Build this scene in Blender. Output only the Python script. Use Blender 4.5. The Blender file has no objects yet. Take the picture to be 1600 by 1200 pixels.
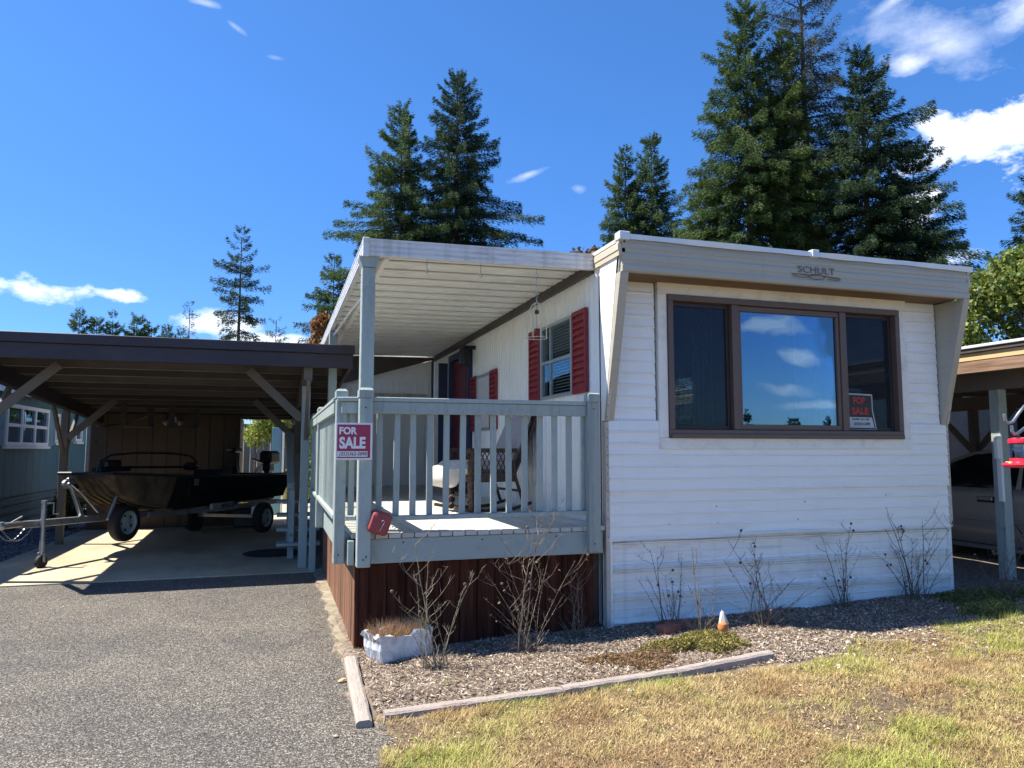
import bpy, math, random
import numpy as np
from mathutils import Vector, Matrix, Quaternion
C = bpy.context.scene.collection
S = bpy.context.scene
R = math.radians
# ------------------------------------------------------------------ camera
cd = bpy.data.cameras.new("camera"); cam = bpy.data.objects.new("camera", cd); C.objects.link(cam)
cd.sensor_width = 36; cd.lens = 36 * 1145 / 1600; cd.clip_end = 2000; cd.clip_start = .05
cam.location = (0, 0, 1.48); cam.rotation_euler = (R(90) + math.atan(102 / 1145), 0, R(-17.7))
S.camera = cam
# ------------------------------------------------------------------ light
SD = Vector((.58, -.18, -1)).normalized()
W = bpy.data.worlds.new("World"); S.world = W; W.use_nodes = True
SKY_STRENGTH = .10
def build_world():
    nt = W.node_tree; nt.nodes.clear(); N = nt.nodes.new; L = nt.links.new
    out = N("ShaderNodeOutputWorld"); bg = N("ShaderNodeBackground"); bg.inputs[1].default_value = SKY_STRENGTH
    L(bg.outputs[0], out.inputs[0])
    sky = N("ShaderNodeTexSky"); sky.sky_type = 'NISHITA'; sky.sun_disc = False
    sky.sun_elevation = math.asin(-SD.z); sky.sun_rotation = math.atan2(-SD.x, -SD.y)
    sky.air_density = 1.0; sky.dust_density = .25; sky.ozone_density = 3.0; sky.altitude = 100
    hs = N("ShaderNodeHueSaturation"); hs.inputs['Hue'].default_value = .506; hs.inputs['Saturation'].default_value = 1.26; hs.inputs['Value'].default_value = 1.0
    L(sky.outputs[0], hs.inputs['Color'])
    tc = N("ShaderNodeTexCoord")
    # the same deepening all round the horizon: the clear-air blue of the photograph
    sz = N("ShaderNodeSeparateXYZ"); L(tc.outputs['Generated'], sz.inputs[0]); rp = N("ShaderNodeValToRGB"); el = rp.color_ramp.elements
    el[0].position = 0; el[0].color = (.40, .58, .86, 1); el[1].position = .75; el[1].color = (1, 1, 1, 1)
    for ps_, c_ in ((.15, (.47, .66, .92)), (.4, (.74, .88, 1))): k_ = el.new(ps_); k_.color = (*c_, 1)
    L(sz.outputs[2], rp.inputs[0]); mu = N("ShaderNodeMix"); mu.data_type = 'RGBA'; mu.blend_type = 'MULTIPLY'; mu.inputs[0].default_value = 1; L(hs.outputs[0], mu.inputs[6]); L(rp.outputs[0], mu.inputs[7])
    nz = N("ShaderNodeTexNoise"); nz.inputs['Scale'].default_value = 11; nz.inputs['Detail'].default_value = 9; nz.inputs['Roughness'].default_value = .62
    mp = N("ShaderNodeMapping"); mp.inputs['Scale'].default_value = (1, 1, 1.9); L(tc.outputs['Generated'], mp.inputs[0]); L(mp.outputs[0], nz.inputs['Vector'])
    def m(op, a, b=None, c=None):
        n = N("ShaderNodeMath"); n.operation = op
        for i, x in enumerate((a, b, c)):
            if x is None: continue
            if isinstance(x, (int, float)): n.inputs[i].default_value = x
            else: L(x, n.inputs[i])
        return n.outputs[0]
    nn = m('MULTIPLY', m('SUBTRACT', nz.outputs[0], .5), 1.0)
    tot = None
    blobs = [  # direction, half width, half height (radians), tilt, softness gain, peak
        ((.745, .570, .346), .105, .036, .12, 5.2, 1.0), ((.700, .615, .363), .020, .028, .5, 4.5, .9), ((.80, .50, .33), .10, .05, .1, 5, 1),
        ((.6731, .5885, .4479), .075, .030, -.3, 1.6, .50), ((.66, .61, .43), .022, .014, 0, 2.2, .6), ((.725, .52, .455), .035, .02, .3, 2.2, .55), ((.63, .60, .49), .03, .006, .5, 1.6, .4),
        ((-.265, .946, .182), .095, .016, -.02, 4, .85), ((-.19, .964, .184), .036, .009, -.05, 4, .8),
        ((-.075, .985, .156), .065, .014, 0, 3, .75), ((-.01, .986, .138), .09, .014, 0, 3, .75),
        ((.305, .882, .359), .026, .0045, .35, 1.8, .35), ((.3687, .8648, .3408), .012, .006, 0, 1.8, .35),
        ((.71, .6403, .2931), .022, .012, 0, 4, .8), ((.7, .66, .27), .035, .016, 0, 3, .7),
        ((.73, .645, .22), .03, .012, 0, 3, .5),
        ((-.0919, .8586, .5043), .018, .005, 0, 1.8, .4), ((-.06, .870, .489), .015, .0035, -.5, 1.8, .35), ((-.0149, .8844, .4664), .011, .003, 0, 1.6, .25),
        ((.9, -.1, .3), .25, .07, .1, 4, .9), ((-.8, .1, .35), .2, .05, 0, 4, .8), ((-.5, -.8, .25), .25, .06, 0, 4, .9), ((.1, -.95, .22), .2, .04, 0, 4, .8),
        ((.5994, -.7846, .1600), .040, .013, .1, 3.2, .8), ((.625, -.772, .1180), .024, .009, .35, 2.6, .6),
        ((.6046, -.7775, .0771), .034, .006, .15, 2.4, .6), ((.6537, -.7546, .056), .05, .005, 0, 3, .6), ((.50, -.86, .08), .06, .012, 0, 3, .6), ((.72, -.68, .13), .05, .012, 0, 3, .6)]
    for (d, sw, sh, tilt, g, pk) in blobs:
        d = Vector(d).normalized(); a = d.cross(Vector((0, 0, 1))).normalized(); b = a.cross(d).normalized()
        a2 = a * math.cos(tilt) + b * math.sin(tilt); b2 = b * math.cos(tilt) - a * math.sin(tilt)
        def dot(v, k):
            n = N("ShaderNodeVectorMath"); n.operation = 'DOT_PRODUCT'; L(tc.outputs['Generated'], n.inputs[0]); n.inputs[1].default_value = tuple(v)
            return n.outputs['Value']
        u = m('DIVIDE', dot(a2, 0), sw); v = m('DIVIDE', dot(b2, 0), sh)
        r2 = m('ADD', m('MULTIPLY', u, u), m('MULTIPLY', v, v))
        front = m('GREATER_THAN', dot(d, 0), 0)
        e = m('SUBTRACT', 1.0, m('SQRT', r2))
        x = m('ADD', m('MULTIPLY', e, .9), m('MULTIPLY', nn, 3.4))
        n = N("ShaderNodeMath"); n.operation = 'MULTIPLY'; n.use_clamp = True; L(x, n.inputs[0]); n.inputs[1].default_value = g * .45
        y = m('MULTIPLY', m('MULTIPLY', n.outputs[0], front), pk)
        tot = y if tot is None else m('MAXIMUM', tot, y)
    nz2 = N("ShaderNodeTexNoise"); nz2.inputs['Scale'].default_value = 16; nz2.inputs['Detail'].default_value = 5
    mp2 = N("ShaderNodeMapping"); mp2.inputs['Location'].default_value = (0, 0, .06); mp2.inputs['Scale'].default_value = (1, 1, 2); L(tc.outputs['Generated'], mp2.inputs[0]); L(mp2.outputs[0], nz2.inputs['Vector'])
    cr = N("ShaderNodeValToRGB"); cr.color_ramp.elements[0].position = .38; cr.color_ramp.elements[0].color = (5.9, 6.5, 7.6, 1)
    cr.color_ramp.elements[1].position = .6; cr.color_ramp.elements[1].color = (8.2, 8.3, 8.6, 1)
    L(nz2.outputs[0], cr.inputs[0])
    mx = N("ShaderNodeMix"); mx.data_type = 'RGBA'; L(tot, mx.inputs[0]); L(mu.outputs[2], mx.inputs[6]); L(cr.outputs[0], mx.inputs[7])
    L(mx.outputs[2], bg.inputs[0])
build_world()
sl = bpy.data.lights.new("sun", 'SUN'); sl.energy = 5.0; sl.angle = R(.53); sl.color = (1, .93, .81)
so = bpy.data.objects.new("sun", sl); C.objects.link(so); so.rotation_euler = SD.to_track_quat('-Z', 'Y').to_euler(); so.location = (-10, 5, 20)
S.view_settings.view_transform = 'Standard'; S.view_settings.look = 'None'; S.view_settings.gamma = 1; S.view_settings.use_curve_mapping = False
S.view_settings.exposure = 1.12
try:
    S.cycles.max_bounces = 8; S.cycles.transparent_max_bounces = 12
except Exception: pass
rnd = random.Random(7)
# ------------------------------------------------------------------ materials
MATS = {}
def mat(name, col, rough=.7, var=.12, scale=4.0, stretch=(1, 1, 1), bump=.0, bscale=40., metal=0., spec=.5, col2=None, dirt=None, dscale=1.5, damt=.4, rand=0., attr=None, transl=0., streak=None):
    if name in MATS: return MATS[name]
    M = bpy.data.materials.new(name); M.use_nodes = True; nt = M.node_tree; nt.nodes.clear(); N = nt.nodes.new; L = nt.links.new
    out = N("ShaderNodeOutputMaterial"); p = N("ShaderNodeBsdfPrincipled"); L(p.outputs[0], out.inputs[0])
    p.inputs['Roughness'].default_value = rough; p.inputs['Metallic'].default_value = metal; p.inputs['Specular IOR Level'].default_value = spec
    tc = N("ShaderNodeTexCoord"); mp = N("ShaderNodeMapping"); mp.inputs['Scale'].default_value = stretch
    oi = N("ShaderNodeObjectInfo"); va = N("ShaderNodeVectorMath"); va.operation = 'MULTIPLY_ADD'
    cb = N("ShaderNodeCombineXYZ"); 
    for i in range(3): L(oi.outputs['Random'], cb.inputs[i])
    L(cb.outputs[0], va.inputs[0]); va.inputs[1].default_value = (37, 53, 71); L(tc.outputs['Object'], va.inputs[2]); L(va.outputs[0], mp.inputs[0])
    nz = N("ShaderNodeTexNoise"); nz.inputs['Scale'].default_value = scale; nz.inputs['Detail'].default_value = 6; nz.inputs['Roughness'].default_value = .6; L(mp.outputs[0], nz.inputs['Vector'])
    c1 = tuple(max(0, x * (1 - var)) for x in col); c2 = col2 or tuple(min(1, x * (1 + var)) for x in col)
    cr = N("ShaderNodeValToRGB"); cr.color_ramp.elements[0].position = .3; cr.color_ramp.elements[1].position = .7
    cr.color_ramp.elements[0].color = (*c1, 1); cr.color_ramp.elements[1].color = (*c2, 1); L(nz.outputs[0], cr.inputs[0]); c = cr.outputs[0]
    if dirt:
        nd = N("ShaderNodeTexNoise"); nd.inputs['Scale'].default_value = dscale; nd.inputs['Detail'].default_value = 8; nd.inputs['Roughness'].default_value = .7; L(mp.outputs[0], nd.inputs['Vector'])
        rr = N("ShaderNodeMapRange"); rr.inputs[1].default_value = .5; rr.inputs[2].default_value = .72; rr.inputs[4].default_value = damt; L(nd.outputs[0], rr.inputs[0])
        mx = N("ShaderNodeMix"); mx.data_type = 'RGBA'; L(rr.outputs[0], mx.inputs[0]); L(c, mx.inputs[6]); mx.inputs[7].default_value = (*dirt, 1); c = mx.outputs[2]
    if streak:
        m3 = N("ShaderNodeMapping"); m3.inputs['Scale'].default_value = (14, 14, .9); L(tc.outputs['Object'], m3.inputs[0]); n3 = N("ShaderNodeTexNoise"); n3.inputs['Scale'].default_value = 1.0; n3.inputs['Detail'].default_value = 7; L(m3.outputs[0], n3.inputs['Vector'])
        r3 = N("ShaderNodeMapRange"); r3.inputs[1].default_value = .52; r3.inputs[2].default_value = .78; r3.inputs[4].default_value = streak[1]; L(n3.outputs[0], r3.inputs[0]); mx = N("ShaderNodeMix"); mx.data_type = 'RGBA'; L(r3.outputs[0], mx.inputs[0]); L(c, mx.inputs[6]); mx.inputs[7].default_value = (*streak[0], 1); c = mx.outputs[2]
    if rand:
        r2 = N("ShaderNodeMapRange"); r2.inputs[3].default_value = 1 - rand; r2.inputs[4].default_value = 1 + rand; L(oi.outputs['Random'], r2.inputs[0])
        vm = N("ShaderNodeVectorMath"); vm.operation = 'SCALE'; L(c, vm.inputs[0]); L(r2.outputs[0], vm.inputs['Scale']); c = vm.outputs[0]
    if attr:
        at = N("ShaderNodeAttribute"); at.attribute_name = attr
        mx = N("ShaderNodeMix"); mx.data_type = 'RGBA'; mx.blend_type = 'MULTIPLY'; mx.inputs[0].default_value = 1; L(c, mx.inputs[6]); L(at.outputs['Color'], mx.inputs[7]); c = mx.outputs[2]
    L(c, p.inputs['Base Color'])
    if bump:
        nb = N("ShaderNodeTexNoise"); nb.inputs['Scale'].default_value = bscale; nb.inputs['Detail'].default_value = 5; L(mp.outputs[0], nb.inputs['Vector'])
        bp = N("ShaderNodeBump"); bp.inputs['Strength'].default_value = bump; bp.inputs['Distance'].default_value = .01; L(nb.outputs[0], bp.inputs['Height']); L(bp.outputs[0], p.inputs['Normal'])
    if transl:
        tr = N("ShaderNodeBsdfTranslucent"); L(c, tr.inputs[0]); ms = N("ShaderNodeMixShader"); ms.inputs[0].default_value = transl; L(p.outputs[0], ms.inputs[1]); L(tr.outputs[0], ms.inputs[2]); L(ms.outputs[0], out.inputs[0])
    MATS[name] = M; return M
def glass(name, refl=.3, tint=(.7, .85, .9), fk=1.):
    M = bpy.data.materials.new(name); M.use_nodes = True; nt = M.node_tree; nt.nodes.clear(); N = nt.nodes.new; L = nt.links.new
    out = N("ShaderNodeOutputMaterial"); t = N("ShaderNodeBsdfTransparent"); t.inputs[0].default_value = (*tint, 1)
    g = N("ShaderNodeBsdfGlossy"); g.inputs['Roughness'].default_value = .008; g.inputs[0].default_value = (.60, .80, 1, 1)
    tc = N("ShaderNodeTexCoord"); nb = N("ShaderNodeTexNoise"); nb.inputs['Scale'].default_value = 1.6; L(tc.outputs['Object'], nb.inputs['Vector'])
    bp = N("ShaderNodeBump"); bp.inputs['Strength'].default_value = .2; bp.inputs['Distance'].default_value = .01; L(nb.outputs[0], bp.inputs['Height']); L(bp.outputs[0], g.inputs['Normal'])
    fr = N("ShaderNodeFresnel"); fr.inputs[0].default_value = 1.5
    ad = N("ShaderNodeMath"); ad.operation = 'ADD'; ad.use_clamp = True; ad.inputs[1].default_value = refl; fm = N("ShaderNodeMath"); fm.operation = 'MULTIPLY'; fm.inputs[1].default_value = fk; L(fr.outputs[0], fm.inputs[0]); L(fm.outputs[0], ad.inputs[0])
    mx = N("ShaderNodeMixShader"); L(ad.outputs[0], mx.inputs[0]); L(t.outputs[0], mx.inputs[1]); L(g.outputs[0], mx.inputs[2]); L(mx.outputs[0], out.inputs[0]); return M
def screen_mat():
    M = bpy.data.materials.new("insect_screen"); M.use_nodes = True; nt = M.node_tree; nt.nodes.clear(); N = nt.nodes.new; L = nt.links.new
    out = N("ShaderNodeOutputMaterial"); t = N("ShaderNodeBsdfTransparent"); d = N("ShaderNodeBsdfDiffuse"); d.inputs[0].default_value = (.035, .04, .045, 1)
    tc = N("ShaderNodeTexCoord"); wv = N("ShaderNodeTexWave"); wv.inputs['Scale'].default_value = 7; wv.inputs['Distortion'].default_value = 5; L(tc.outputs['Object'], wv.inputs[0])
    mr = N("ShaderNodeMapRange"); mr.inputs[3].default_value = .40; mr.inputs[4].default_value = .50; L(wv.outputs[1], mr.inputs[0])
    mx = N("ShaderNodeMixShader"); L(mr.outputs[0], mx.inputs[0]); L(t.outputs[0], mx.inputs[1]); L(d.outputs[0], mx.inputs[2]); L(mx.outputs[0], out.inputs[0]); return M
def asphalt_mat():
    M = bpy.data.materials.new("asphalt_surface"); M.use_nodes = True; nt = M.node_tree; nt.nodes.clear(); N = nt.nodes.new; L = nt.links.new
    out = N("ShaderNodeOutputMaterial"); p = N("ShaderNodeBsdfPrincipled"); L(p.outputs[0], out.inputs[0]); p.inputs['Roughness'].default_value = .85
    tc = N("ShaderNodeTexCoord"); vo = N("ShaderNodeTexVoronoi"); vo.inputs['Scale'].default_value = 135; L(tc.outputs['Object'], vo.inputs['Vector'])
    sep = N("ShaderNodeSeparateColor"); L(vo.outputs['Color'], sep.inputs[0])
    cr = N("ShaderNodeValToRGB"); e = cr.color_ramp.elements
    e[0].position = 0; e[0].color = (.022, .020, .019, 1); e[1].position = 1; e[1].color = (.36, .335, .30, 1)
    for ps, c in ((.3, (.050, .046, .042)), (.6, (.108, .100, .090)), (.85, (.170, .157, .140))):
        k = e.new(ps); k.color = (*c, 1)
    L(sep.outputs[0], cr.inputs[0])
    nz = N("ShaderNodeTexNoise"); nz.inputs['Scale'].default_value = .7; nz.inputs['Detail'].default_value = 10; nz.inputs['Roughness'].default_value = .65; L(tc.outputs['Object'], nz.inputs['Vector'])
    c2 = N("ShaderNodeValToRGB"); c2.color_ramp.elements[0].position = .34; c2.color_ramp.elements[0].color = (.74, .73, .75, 1); c2.color_ramp.elements[1].position = .64; c2.color_ramp.elements[1].color = (1.22, 1.18, 1.08, 1); L(nz.outputs[0], c2.inputs[0])
    mx = N("ShaderNodeMix"); mx.data_type = 'RGBA'; mx.blend_type = 'MULTIPLY'; mx.inputs[0].default_value = 1; L(cr.outputs[0], mx.inputs[6]); L(c2.outputs[0], mx.inputs[7]); L(mx.outputs[2], p.inputs['Base Color'])
    n5 = N("ShaderNodeTexNoise"); n5.inputs['Scale'].default_value = 2.6; n5.inputs['Detail'].default_value = 9; n5.inputs['Roughness'].default_value = .7; L(tc.outputs['Object'], n5.inputs['Vector'])
    r5 = N("ShaderNodeMapRange"); r5.inputs[1].default_value = .56; r5.inputs[2].default_value = .72; r5.inputs[4].default_value = .5; L(n5.outputs[0], r5.inputs[0])
    m5 = N("ShaderNodeMix"); m5.data_type = 'RGBA'; m5.blend_type = 'MULTIPLY'; L(r5.outputs[0], m5.inputs[0]); L(mx.outputs[2], m5.inputs[6]); m5.inputs[7].default_value = (.62, .58, .55, 1); L(m5.outputs[2], p.inputs['Base Color'])
    v2 = N("ShaderNodeTexVoronoi"); v2.inputs['Scale'].default_value = 135; L(tc.outputs['Object'], v2.inputs['Vector'])
    bp = N("ShaderNodeBump"); bp.invert = True; bp.inputs['Strength'].default_value = .9; bp.inputs['Distance'].default_value = .006; L(v2.outputs['Distance'], bp.inputs['Height']); L(bp.outputs[0], p.inputs['Normal'])
    return M
m_asphalt = asphalt_mat()
m_conc = mat("slab_concrete", (.37, .31, .205), .8, .15, 1.2, (1, .5, 1), .3, 60, col2=(.55, .47, .33), dirt=(.16, .13, .09), dscale=.8, damt=.5)
m_foot = mat("footing_concrete", (.23, .20, .145), .9, .35, 8, bump=.6, bscale=50)
m_soil = mat("bed_soil", (.10, .075, .055), .95, .35, 12, bump=.9, bscale=70, col2=(.19, .15, .115))
m_lawn = mat("lawn_soil", (.085, .060, .038), .95, .3, 30, bump=1.0, bscale=45, col2=(.17, .125, .075), dirt=(.055, .035, .025), dscale=6, damt=.8)
m_ground = mat("far_ground", (.16, .15, .08), .95, .3, .5, bump=.3, bscale=5)
m_gravel = mat("gravel_bed", (.10, .10, .11), .9, .6, 30, bump=1, bscale=50, col2=(.25, .25, .27))
m_white = mat("white_siding", (.87, .87, .84), .42, .025, 1.2, (1, 1, 6), .3, 1.6, dirt=(.5, .48, .44), dscale=2.2, damt=.22, streak=((.55, .53, .48), .08))
m_whiteside = mat("white_corrugated", (.84, .84, .81), .45, .04, 1.5, (1, 4, 1), .08, 3., dirt=(.40, .38, .33), dscale=3, damt=.25)
m_skirt = mat("skirting_metal", (.83, .835, .82), .4, .04, 1.5, (1, 1, 5), .3, 1.8, dirt=(.30, .27, .22), dscale=2.5, damt=.4, streak=((.40, .37, .31), .3))
m_beige = mat("beige_metal", (.42, .395, .33), .45, .10, 2.0, (.3, 1, 14), .1, 5., dirt=(.32, .29, .24), dscale=2., damt=.35, streak=((.3, .27, .22), .25))
m_beige2 = mat("beige_panel", (.52, .45, .33), .5, .08, 2.0, (1, 1, 20), .1, 5.)
m_trim = mat("trim_metal", (.50, .46, .40), .45, .12, 5, bump=.1, dirt=(.2, .16, .12), dscale=6, damt=.6)
m_brownply = mat("brown_soffit", (.17, .10, .055), .7, .2, 3, (.4, 1, 1), .1)
m_casing = mat("cream_painted_wood", (.83, .81, .75), .6, .06, 3, (1, 1, 1), .25, 30, dirt=(.40, .34, .28), dscale=7, damt=.4)
m_winframe = mat("brown_vinyl", (.125, .085, .07), .45, .08, 5)
m_roofed = mat("roof_edge_metal", (.70, .71, .73), .35, .06, 3, bump=.3, bscale=4, metal=.2)
m_roof = mat("roof_sheet", (.6, .6, .6), .5, .1)
m_band = mat("dark_brown_eave", (.075, .06, .055), .6, .3, 4)
m_awn = mat("awning_white_metal", (.86, .86, .82), .4, .04, 2, (1, 1, 1), .05, dirt=(.3, .28, .25), dscale=3, damt=.3)
m_awnf = mat("awning_fascia", (.66, .67, .69), .4, .05, 3, (1, 1, 6), .05, dirt=(.25, .24, .22), dscale=5, damt=.5, streak=((.28, .27, .25), .6))
m_red = mat("dark_red_shutter", (.235, .018, .026), .45, .12, 8, rand=.05)
m_door = mat("red_door", (.16, .012, .02), .4, .1, 5)
m_navy = mat("navy_trim", (.025, .035, .09), .5, .1, 5)
m_doorwhite = mat("white_panel", (.62, .62, .60), .5, .03, 3)
m_grey = mat("greyblue_painted_wood", (.34, .395, .37), .6, .10, 5, (3, 3, 1), .45, 28, dirt=(.16, .185, .18), dscale=5, damt=.6, rand=.09, streak=((.13, .15, .155), .35))
m_deck = mat("deck_boards", (.50, .50, .45), .7, .12, 5, (1, .15, 1), .25, 40, dirt=(.22, .21, .18), dscale=5, damt=.6, rand=.12)
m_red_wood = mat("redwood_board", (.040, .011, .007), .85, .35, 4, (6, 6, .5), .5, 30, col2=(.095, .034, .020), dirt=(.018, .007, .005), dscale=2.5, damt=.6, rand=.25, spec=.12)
m_red_wood_lit = mat("redwood_sunlit_side", (.15, .065, .034), .75, .35, 4, (6, 6, .5), .5, 30, col2=(.30, .145, .08), dirt=(.07, .03, .02), dscale=2.5, damt=.6, rand=.2)  # left skirt boards: same redwood, with the sun on that side in the colour
m_taupe = mat("taupe_painted_wood", (.15, .125, .105), .7, .1, 4, bump=.2, bscale=30, rand=.06)
m_purple = mat("dark_plum_fascia", (.028, .020, .030), .5, .2, 3, (.4, 1, 1), .1, dirt=(.10, .08, .09), dscale=4, damt=.25)
m_plywood = mat("painted_decking", (.06, .05, .045), .75, .12, 2, rand=.05)
m_shed = mat("shed_panel", (.085, .058, .04), .75, .12, 3, (3, 3, .4), .2, 25, dirt=(.09, .065, .05), dscale=1.5, damt=.4, rand=.08)
m_galv = mat("galvanised_steel", (.38, .40, .42), .4, .2, 10, metal=.8, dirt=(.16, .13, .11), dscale=8, damt=.5)
m_black = mat("black_paint", (.012, .012, .014), .4, .2, 8)
m_rubber = mat("tyre_rubber", (.018, .018, .019), .75, .2, 20)
m_rim = mat("wheel_white_metal", (.55, .56, .58), .35, .08, 8, metal=.3)
m_hull = mat("boat_green_dark", (.008, .010, .009), .85, .3, 3, spec=.15)
m_camo = mat("camo_hull", (.024, .021, .017), .95, .5, 3.5, (1, 1, .5), .1, col2=(.14, .105, .065), spec=.15, dirt=(.02, .02, .02), dscale=1.6, damt=.9)
m_blue = mat("blue_house_siding", (.045, .12, .165), .6, .08, 3, (1, 3, .5), .1)
m_blue2 = mat("blue_house_louvre", (.13, .27, .34), .55, .06, 3)
m_whitew = mat("white_window_paint", (.70, .70, .69), .5, .03, 4)
m_dglass = glass("dark_window_glass", .10, (.25, .3, .3))
m_glass = glass("picture_window_glass", .15, (.50, .66, .74))
m_glass2 = glass("side_pane_glass", .13, (.55, .68, .72))
m_glass3 = glass("bedroom_glass", .02, (.85, .9, .9), .2)
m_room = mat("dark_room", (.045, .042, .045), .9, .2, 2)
m_curt = mat("sheer_curtain", (.72, .80, .82), .9, .1, 3, (20, 1, 1), transl=.5)
m_blind = mat("blind_slat", (.62, .63, .62), .5, .03)
m_wicker = mat("brown_wicker", (.035, .020, .016), .6, .4, 40, bump=.6, bscale=90, col2=(.10, .06, .045))
m_cush = mat("cream_cushion", (.62, .57, .52), .9, .12, 18, bump=.3, bscale=60)
m_cush2 = mat("striped_cushion", (.42, .36, .35), .9, .2, 9, (1, 14, 1), bump=.2)
m_signw = mat("sign_white", (.74, .74, .76), .4, .02)
m_signr = mat("sign_magenta", (.34, .018, .075), .35, .05)
m_signk = mat("sign_black", (.012, .013, .016), .4, .1)
m_signred = mat("sign_red_letters", (.42, .02, .03), .4, .05)
m_ink = mat("marker_ink", (.06, .06, .07), .6, .1)
m_logo = mat("worn_logo", (.16, .14, .11), .7, .3, 30)
m_redbox = mat("faded_red_plastic", (.30, .05, .052), .5, .2, 12, bump=.15, dirt=(.16, .03, .03), dscale=6, damt=.6)
m_brick = mat("red_brick", (.28, .11, .075), .9, .25, 20, bump=.5, bscale=60)
m_timber = mat("weathered_timber", (.34, .29, .25), .9, .2, 5, (6, 1, 6), .9, 35, col2=(.47, .41, .36), dirt=(.15, .11, .09), dscale=5, damt=.6)
m_timberx = mat("weathered_timber_long", (.34, .285, .255), .9, .2, 5, (1, 7, 7), .9, 35, col2=(.47, .41, .37), dirt=(.17, .115, .09), dscale=5, damt=.6)
m_planter = mat("flaking_planter", (.62, .65, .68), .7, .12, 7, bump=.5, bscale=25, dirt=(.24, .20, .17), dscale=4, damt=.8)
m_bark = mat("conifer_bark", (.085, .07, .06), .95, .3, 5, (3, 3, .6), .7, 20)
m_fol = mat("conifer_foliage", (1, 1, 1), .75, .0, 1, attr="tint", transl=.3, spec=.25)
m_grassb = mat("grass_blades", (1, 1, 1), .8, .0, 1, attr="tint", transl=.25, spec=.2)
m_chip = mat("mulch_chips", (1, 1, 1), .9, .0, 1, attr="tint", spec=.2)
m_leaf = mat("broad_leaves", (1, 1, 1), .6, .0, 1, attr="tint", transl=.35, spec=.4)
m_twig = mat("bare_stem", (.13, .09, .06), .8, .35, 20, col2=(.25, .20, .15))
m_twigd = mat("dark_stem", (.085, .055, .045), .8, .3, 20, col2=(.16, .12, .10))
m_twigg = mat("greenish_stem", (.17, .15, .085), .8, .35, 20, col2=(.28, .24, .17))
m_dryleaf = mat("dry_leaf", (.12, .085, .05), .8, .4, 30, col2=(.20, .19, .08))
m_car = mat("silver_car_paint", (.42, .40, .38), .28, .03, 3, metal=.35)
m_fence = mat("grey_fence_board", (.17, .165, .17), .9, .2, 4, (6, 6, .4), .4, rand=.15)
m_feedred = mat("feeder_red_plastic", (.62, .02, .045), .3, .05)
m_tanwood = mat("tan_fascia", (.62, .44, .22), .6, .06, 4)
m_brwood = mat("weathered_brown_fascia", (.20, .115, .07), .8, .35, 4, (4, .5, 8), .3, 20, col2=(.33, .21, .14))
m_ornw = mat("ornament_white", (.62, .60, .58), .8, .2, 20)
m_orno = mat("ornament_orange", (.55, .19, .06), .7, .3, 14)
m_stone = mat("pale_stone", (.42, .39, .35), .9, .2, 12, bump=.4)
m_wire = mat("cream_wire", (.55, .50, .38), .5, .1)
m_mat = mat("dark_mat", (.022, .02, .024), .95, .2, 20, bump=.5)
m_lattice = mat("dark_screen_panel", (.03, .035, .04), .8, .2, 60)
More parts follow.
